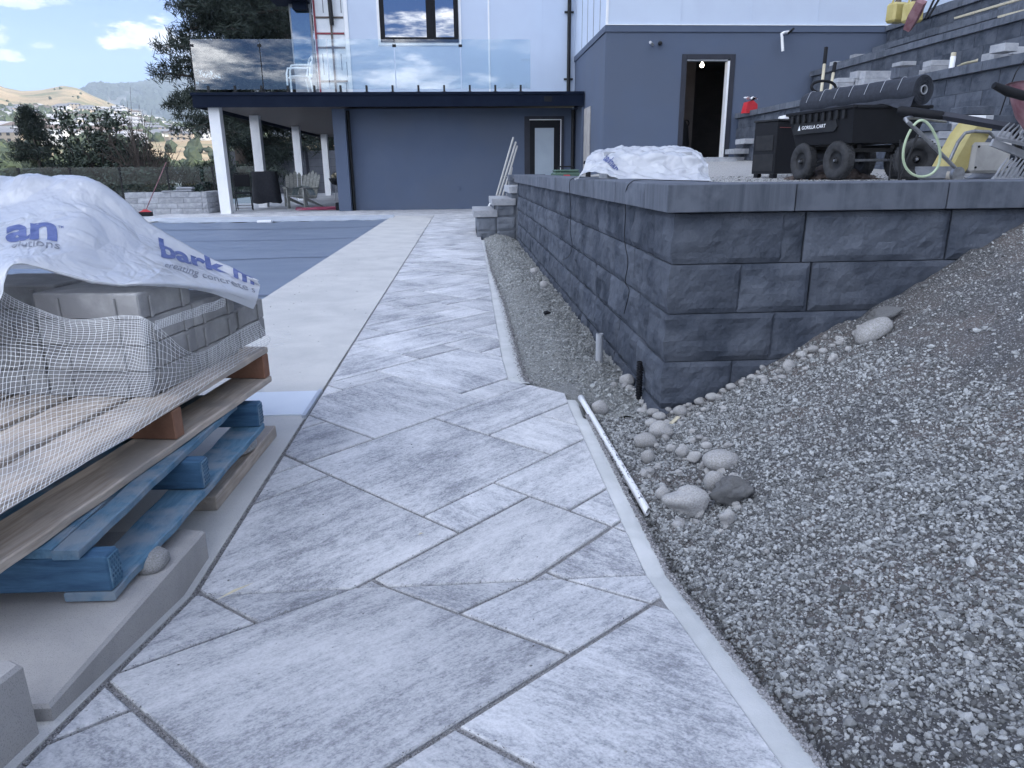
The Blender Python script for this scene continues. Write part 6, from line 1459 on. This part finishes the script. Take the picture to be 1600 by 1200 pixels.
# ================================================================ trees, valley, hills
M_pine = pm('pine_needles', (.010, .019, .015), (.026, .040, .028), 3, .8, rand=0, coord='Object')
M_leaf = pm('leaf_green', (.035, .060, .030), (.080, .115, .050), 1.5, .75)
M_leafd = pm('leaf_dark', (.013, .024, .017), (.034, .052, .030), 1.5, .75)
def leaf_cloud(m, c, r, n, size, rg, elong=1.0):
    for _ in range(n):
        d = Vector((rg.gauss(0, 1), rg.gauss(0, 1), rg.gauss(0, .8))); d.normalize(); p = c+d*r*rg.random()**.4
        a = Vector((rg.gauss(0, 1), rg.gauss(0, 1), rg.gauss(0, 1))).normalized(); b = a.orthogonal().normalized(); s = size*rg.uniform(.6, 1.3); wd = .45 if elong < 1.2 else .16
        m.add([p-a*s*elong, p+b*s*wd, p+a*s*elong, p-b*s*wd], [(0, 1, 2, 3)])
def conifer(name, label, loc, h, r, seed, zlow=.1, cat='tree', droop=.15, nb=90, dens=26, size=.16):
    rg = random.Random(seed); t = thing(name, label, cat, loc); tr = MB(); tr.tube([(0, 0, 0), (.1, .05, h*.4), (0, 0, h*.97)], [h*.022, h*.015, .03], 9); cr = MB()
    for i in range(nb):
        f = rg.random()**.85; z = h*(zlow+(1-zlow)*f)*.98; L = r*(1-f)**.75*rg.uniform(.55, 1.15)+.25; a = rg.uniform(0, 6.283); d = Vector((math.cos(a), math.sin(a), rg.uniform(-.1, .35)))
        p0 = Vector((0, 0, z)); pts = [p0+d*L*k/4+Vector((0, 0, -droop*L*(k/4)**2)) for k in range(5)]; tr.tube(pts, [.05*h/10, .04*h/10, .03*h/10, .02*h/10, .008], 5)
        for k in range(1, 5):
            leaf_cloud(cr, pts[k], .30+.10*L*(1 if k > 1 else .6), dens, size, rg, 1.5)
            if k > 1:
                for s in (-1, 1): sd_ = Vector((-d.y, d.x, 0))*s; q = pts[k]+sd_*L*.18+d*.1; tr.tube([pts[k-1], q], [.015, .006], 4); leaf_cloud(cr, q, .26, dens//2, size, rg, 1.5)
    tr.ob('trunk', M_bark, t, True); cr.ob('crown', M_pine, t); return t
def leafy(name, label, loc, h, r, seed, mat, n=120, dens=40, size=.11, gap=.5, bare=False):
    rg = random.Random(seed); t = thing(name, label, 'tree', loc); tr = MB(); cr = MB(); tr.tube([(0, 0, -.5), (.05, 0, h*.3), (.0, .05, h*.6)], [h*.025, h*.018, h*.008], 8)
    for i in range(n):
        d = Vector((rg.gauss(0, 1), rg.gauss(0, 1), rg.gauss(0, .75))); d.normalize(); rad = rg.random()**.35
        p = Vector((d.x*r*rad, d.y*r*rad, h*.58+d.z*h*.40*rad)); b = Vector((0, 0, h*(.2+.35*rg.random())))
        mid = (b+p)*.5+Vector((0, 0, -.1)); tr.tube([b, mid, p], [.05*h/6, .03*h/6, .012], 5)
        if bare:
            for _ in range(7): q = p+Vector((rg.gauss(0, .3), rg.gauss(0, .3), rg.gauss(.15, .3))); tr.tube([mid+(p-mid)*rg.random(), q], [.014, .006], 3)
            leaf_cloud(cr, p, .3, 4, size, rg)
        else: leaf_cloud(cr, p, r*.20*rg.uniform(.6, 1.3), dens, size, rg)
    tr.ob('trunk', M_bark, t, True); cr.ob('crown', mat, t); return t
conifer('pine_tree', 'huge dark pine rising behind the balcony with ragged branches', (-10.7, 37.5, -1), 22, 3.5, 3, .06, nb=270, dens=80, size=.13)
conifer('pine_tree', 'dark pine close behind the patio fence, right of the huge pine', (-9.3, 43, -1.2), 14, 4.2, 8, .08, nb=110, dens=50, size=.14)
conifer('pine_tree', 'dark pine farther right behind the covered patio', (-6.0, 47, -1.2), 12, 4.0, 12, .08, nb=90, dens=46, size=.14)
def far(pxx, Y, zb=-3.0): return (float(D(pxx, 268, Y)[0]), Y, zb)
conifer('spruce_tree', 'ragged dark conifer left of the round leafy tree beyond the glass fence', far(62, 36), 6.9, 1.7, 21, .15, nb=60, dens=20, size=.10)
leafy('leafy_tree', 'dense round green tree beyond the glass fence', far(162, 38), 7.3, 2.6, 31, M_leafd, 190, 60, .10)
leafy('bare_tree', 'nearly leafless tree with fine twigs right of the round green tree', far(228, 36), 7.4, 1.6, 33, M_leafd, 70, 30, .07, bare=True)
leafy('leafy_tree', 'low dark bushy tree at the left edge beyond the fence', far(15, 32), 4.6, 1.9, 35, M_leafd, 70, 50, .10)
leafy('leafy_tree', 'low bright green bush left of the white sheet', far(14, 27, -2.2), 3.0, 1.5, 36, M_leaf, 50, 40, .09)
leafy('leafy_tree', 'dark bush between conifer and round tree', far(108, 34, -3), 4.6, 1.3, 37, M_leafd, 50, 50, .10)
leafy('leafy_tree', 'dark shrub below the bare tree', far(212, 31, -2.6), 4.0, 1.5, 38, M_leafd, 60, 50, .10)
leafy('leafy_tree', 'dark hedge tree left of the small outbuilding', far(190, 44, -4), 5.6, 2.2, 39, M_leafd, 70, 60, .12)
leafy('leafy_tree', 'bush at the right of the small outbuilding, below the huge pine', far(330, 42, -2.2), 3.6, 1.7, 40, M_leafd, 60, 60, .11)
leafy('leafy_tree', 'dark shrub in front of the outbuilding wall', far(262, 40, -3.2), 3.4, 1.0, 42, M_leafd, 40, 50, .1)
for k, (pxx, Y_, h_, r_) in enumerate(((-40, 27, 3.9, 1.6), (40, 26, 3.6, 1.3), (88, 26.5, 3.5, 1.3), (135, 27, 3.6, 1.3), (178, 27.5, 3.5, 1.2), (222, 29, 3.7, 1.3), (300, 66, 4.3, 2.6), (345, 33, 4.2, 1.6))):
    leafy('shrub', ['dark shrub just beyond the glass fence at the far left edge', 'dark shrub beyond the glass fence above the left of the sheet', 'dark shrub behind the second fence post', 'dark shrub behind the glass left of the broom', 'dark shrub behind the glass fence, middle', 'dark shrub behind the red broom shaft', 'dark shrub in front of the outbuilding beside the seat wall', 'tall dark shrub behind the first white column'][k], far(pxx, Y_, -3.2), h_+.9, r_*1.15, 60+k, M_leafd, 95, 46, .085)
leafy('leafy_tree', 'tree behind the viewer, seen mirrored at the right end of the balcony glass', (5.0, -35, -.3), 9.5, 3.2, 91, M_leafd, 90, 60, .16)
up_t = thing('utility_pole', 'utility pole behind the viewer, seen mirrored in the last balcony glass panel', 'pole', (7.2, -36, -.3)); MB().tube([(0, 0, 0), (0, 0, 12)], [.16, .11], 8).ob('shaft', M_bark, up_t, True); MB().box(-1.3, 1.3, -.06, .06, 11.3, 11.42).ob('crossarm', M_bark, up_t)
# neighbour's outbuilding
ob_ = thing('outbuilding', 'low grey outbuilding with a row of small windows beyond the fence', 'outbuilding', far(255, 62, -1.7), -.08)
MB().box(0, 4.2, 0, 4, 0, 2.6).ob('wall', pm('shed_wall', (.20, .20, .19), (.28, .28, .27), 3, .85), ob_); MB().prism([(-.4, 2.55), (4.6, 2.55), (4.4, 2.9), (-.2, 2.9)], -.4, 4.4, M=Matrix(((1, 0, 0, 0), (0, 0, 1, 0), (0, 1, 0, 0), (0, 0, 0, 1)))).ob('roof', M_greyp, ob_)
for x in (.7, 1.3, 1.9, 2.9, 3.4): w = MB().box(x-.02, x+.47, -.05, -.002, 1.35, 1.95).ob('window', M_whitep, ob_); MB().box(x+.02, x+.43, -.056, -.051, 1.40, 1.90).ob('pane', M_wglass, w)
# ---- terrain beyond: valley and hills in polar form
def sky_near(a):   # skyline height (px above y=268 frame) of the brown hill by pixel column
    xs_ = [-1500, -700, -300, -100, 0, 20, 45, 75, 110, 130, 150, 175, 205, 240, 300, 360, 450, 700, 1200]; ys_ = [60, 80, 120, 120, 112, 106, 103, 105, 111, 109, 101, 93, 84, 74, 62, 54, 48, 40, 40]
    return float(np.interp(a, xs_, ys_))
def col_to_ang(pxx): d = ray(pxx, 200); return math.atan2(d[0], d[1])
DIST = [70, 100, 150, 220, 300, 400, 520, 650, 800, 950, 1100, 1250, 1400, 1550, 1650, 1800, 2300]
def zpix(col, dist):        # height at distance by desired picture row: smooth slope up to the skyline
    prof_d = [70, 220, 400, 600, 900, 1200, 1450, 1600]; prof_r = [-22, -8, 6, 22, 44, 66, .0, .0]
    top = sky_near(col); r = np.interp(dist, [70, 200, 350, 520, 800, 1150, 1450, 1650, 1900, 2300], [-24, -4, 14, 34, 56, 78 if top > 84 else top*.9, top*.93, top, top*.75, top*.4])
    return min(r, top)
def terr_far(col, dist):
    r = zpix(col, dist); a = col_to_ang(col); z = H+dist*r/(F*1.03)
    z += fbm((math.sin(a)*dist*.006, math.cos(a)*dist*.006, 1), 5)*min(1, dist/700)*7*(.25 if dist > 1500 else 1); return z
cols = list(range(-1100, -100, 50))+list(range(-100, 480, 8))+list(range(480, 1300, 40))
dists = [70, 95, 130, 170, 210, 260, 320, 380, 440, 500, 560, 620, 680, 740, 800, 860, 920, 980, 1040, 1100, 1160, 1220, 1280, 1340, 1400, 1450, 1500, 1550, 1600, 1650, 1720, 1850, 2050, 2400]
vs = [(math.sin(col_to_ang(c))*d, math.cos(col_to_ang(c))*d, terr_far(c, d)) for d in dists for c in cols]; nc = len(cols)
M_hill = pm('dry_grass_hill', (.27, .20, .115), (.40, .31, .19), .012, .95, 0, detail=9, lo=.3, hi=.7, c3=(.16, .16, .085), s3=.02)
M_scrub = pm('valley_scrub', (.025, .034, .022), (.06, .065, .04), .08, .95, 0, detail=9, lo=.35, hi=.65)
dn = 6
tag(link('valley_floor', mesh(vs[:(dn+1)*nc], [(j*nc+i, j*nc+i+1, (j+1)*nc+i+1, (j+1)*nc+i) for j in range(dn) for i in range(nc-1)], M_scrub, True)), kind='structure')
vs = vs[dn*nc:]; dists = dists[dn:]
tag(link('brown_hill', mesh(vs, [(j*nc+i, j*nc+i+1, (j+1)*nc+i+1, (j+1)*nc+i) for j in range(len(dists)-1) for i in range(nc-1)], M_hill, True)), kind='structure')
# blue mountain
def sky_far(c): return float(np.interp(c, [-1200, -300, 0, 100, 140, 160, 180, 205, 240, 270, 300, 340, 400, 500, 700, 1200], [90, 60, 62, 74, 96, 104, 104, 108, 115, 124, 134, 142, 136, 120, 90, 70]))
D2 = [2500, 2900, 3300, 3700, 4100, 4500, 4900, 5200, 5600, 6200]
def zmt(c, d):
    top = sky_far(c); r = np.interp(d, [2500, 3200, 4000, 4600, 5200, 5600, 6200], [20, 50, 85, 108, top, top*.9, top*.5]); a = col_to_ang(c)
    return H+d*min(r, top)/(F*1.03)+fbm((math.sin(a)*d*.0016, math.cos(a)*d*.0016, 4), 7)*(36 if d < 4900 else 3)
cols2 = list(range(-1100, -100, 50))+list(range(-100, 480, 5))+list(range(480, 1300, 40)); D2 = list(np.arange(2500, 5250, 110))+[5300, 5600, 6200]
vs = [(math.sin(col_to_ang(c))*d, math.cos(col_to_ang(c))*d, zmt(c, d)) for d in D2 for c in cols2]; nc = len(cols2)
M_mtn = pm('forested_mountain', (.030, .045, .045), (.20, .19, .17), .006, .95, 0, detail=12, lo=.46, hi=.60, c3=(.05, .06, .045), s3=.002)
tag(link('mountain', mesh(vs, [(j*nc+i, j*nc+i+1, (j+1)*nc+i+1, (j+1)*nc+i) for j in range(len(D2)-1) for i in range(nc-1)], M_mtn, True)), kind='structure')
# suburb on the slope
M_hw = [pm('house_wall_%s' % n, c, None, 1, .8) for n, c in (('white', (.62, .62, .60)), ('cream', (.50, .47, .40)), ('grey', (.30, .31, .33)), ('tan', (.38, .32, .25)))]
M_rf = [pm('roof_%s' % n, c, None, 1, .8) for n, c in (('grey', (.16, .165, .18)), ('brown', (.13, .10, .085)), ('pale', (.34, .34, .35)))]
M_hwin = pm('far_window', (.03, .035, .045), None, 1, .2)
protos = []
rg = random.Random(11)
for i in range(6):
    w, d_, h_ = rg.uniform(13, 20), rg.uniform(9, 12), rg.choice([4, 5.5, 6.5])
    m = MB(); m.box(-w/2, w/2, -d_/2, d_/2, -4, h_)
    if i % 2: m.box(-w/2-5, -w/2-.01, -d_/2+1, d_/2-1, -4, h_*.55)
    r_ = MB(); e = .6; hx = w/2+e; hy = d_/2+e
    vs = [(-hx, -hy, h_), (hx, -hy, h_), (hx, hy, h_), (-hx, hy, h_), (-hx+d_*.4, 0, h_+2.1), (hx-d_*.4, 0, h_+2.1)]; r_.add(vs, [(0, 1, 5, 4), (1, 2, 5), (2, 3, 4, 5), (3, 0, 4), (3, 2, 1, 0)])
    wn2 = MB()
    for fl in range(2 if h_ > 5 else 1):
        for k in range(4): x = -w/2+1.6+k*(w-3.6)/3.2; wn2.box(x, x+1.8, -d_/2-.08, -d_/2-.01, 1+fl*3, 2.5+fl*3)
    protos.append((m.me(M_hw[i % 4]), r_.me(M_rf[i % 3]), wn2.me(M_hwin)))
    for q_ in (0, ):
        pass
cnt = 0; spots = []
tries = 0
HL = ['tiny white house with grey roof', 'tiny cream house with brown roof and garage wing', 'tiny grey house with pale roof', 'tiny tan house with grey roof and side wing', 'tiny white house with brown roof', 'tiny cream house with pale roof and side wing']
while cnt < 280 and tries < 14000:
    tries += 1; c = rg.uniform(-60, 345); dd = rg.uniform(470, 1190)
    row = zpix(c, dd)
    if c < 200 and 14 < row < 26 and rg.random() < .8: continue          # the bare brown strip
    if c > 205 and row < 40: continue
    if row > 82: continue
    a = col_to_ang(c); x, y = math.sin(a)*dd, math.cos(a)*dd
    if any((x-s[0])**2+(y-s[1])**2 < 18**2 for s in spots): continue
    spots.append((x, y)); z = terr_far(c, dd); i = rg.randrange(6); pw, pr_, pn = protos[i]; s_ = rg.uniform(.8, 1.15)
    h = thing('hillside_house', HL[i]+' on the sunlit slope across the valley', 'house', (x, y, z+.5), rg.uniform(-.6, .6)-a, 'houses on the slope across the valley'); h.scale = (s_, s_, s_)
    link('wall', pw, h); link('roof', pr_, h); link('windows', pn, h); cnt += 1
# scattered distant trees: clumps, one mass
def far_tree_pts(n, c0, c1, d0, d1, smin, smax, ok=None):
    out = []
    while len(out) < n:
        c = rg.uniform(c0, c1); dd = rg.uniform(d0, d1); a = col_to_ang(c); x, y = math.sin(a)*dd, math.cos(a)*dd
        if ok and not ok(c, dd, x, y): continue
        r = rg.uniform(smin, smax); out.append(((x, y, terr_far(c, dd)+r*.6), (r, r, r*rg.uniform(.8, 1.5)), (0, 0, rg.random()*6)))
    return out
M_ft = pm('distant_foliage', (.035, .052, .028), (.075, .095, .050), 1.2, .9, rand=.35)
dens_ok = lambda c, d, x, y: (zpix(c, d) < 80 and fbm((x*.008, y*.008, 2), 3) > rg.uniform(-.35, .45) and not (c < 200 and 15 < zpix(c, d) < 25) and not (c > 205 and zpix(c, d) < 40 and rg.random() < .93))
pts = far_tree_pts(2600, -80, 420, 330, 1250, 1.8, 4.6, dens_ok)+far_tree_pts(40, -80, 420, 1200, 1600, 1, 2.5, None)+far_tree_pts(260, -150, 420, 110, 330, 1.0, 2.2)
stones('distant_trees', pts, M_ft, res=2, seeds=6, namp=.9)
M_mf = pm('mountain_trees', (.022, .034, .028), (.04, .055, .04), 1, .9, rand=.3)
pts = []
while len(pts) < 9000:
    c = rg.uniform(120, 400); dd = rg.uniform(2550, 5250); a = col_to_ang(c); x, y = math.sin(a)*dd, math.cos(a)*dd
    if fbm((x*.0022, y*.0022, 8), 5) < rg.uniform(-.35, .25): continue
    r = rg.uniform(9, 20); pts.append(((x, y, zmt(c, dd)+r*.5), (r*.8, r*.8, r*1.5), (0, 0, 0)))
stones('mountain_forest', pts, M_mf, res=1, seeds=3, namp=.7)
# air
M_air = bpy.data.materials.new('air'); M_air.use_nodes = True; n, l = M_air.node_tree.nodes, M_air.node_tree.links; n.clear()
o_ = n.new('ShaderNodeOutputMaterial'); pv = n.new('ShaderNodeVolumePrincipled'); pv.inputs['Color'].default_value = (.70, .84, 1, 1); pv.inputs['Density'].default_value = 1.5e-4; l.new(pv.outputs[0], o_.inputs['Volume'])
hz = MB().box(-6200, 6200, -90, 6400, -160, 900).ob('haze', M_air); tag(hz, kind='stuff')
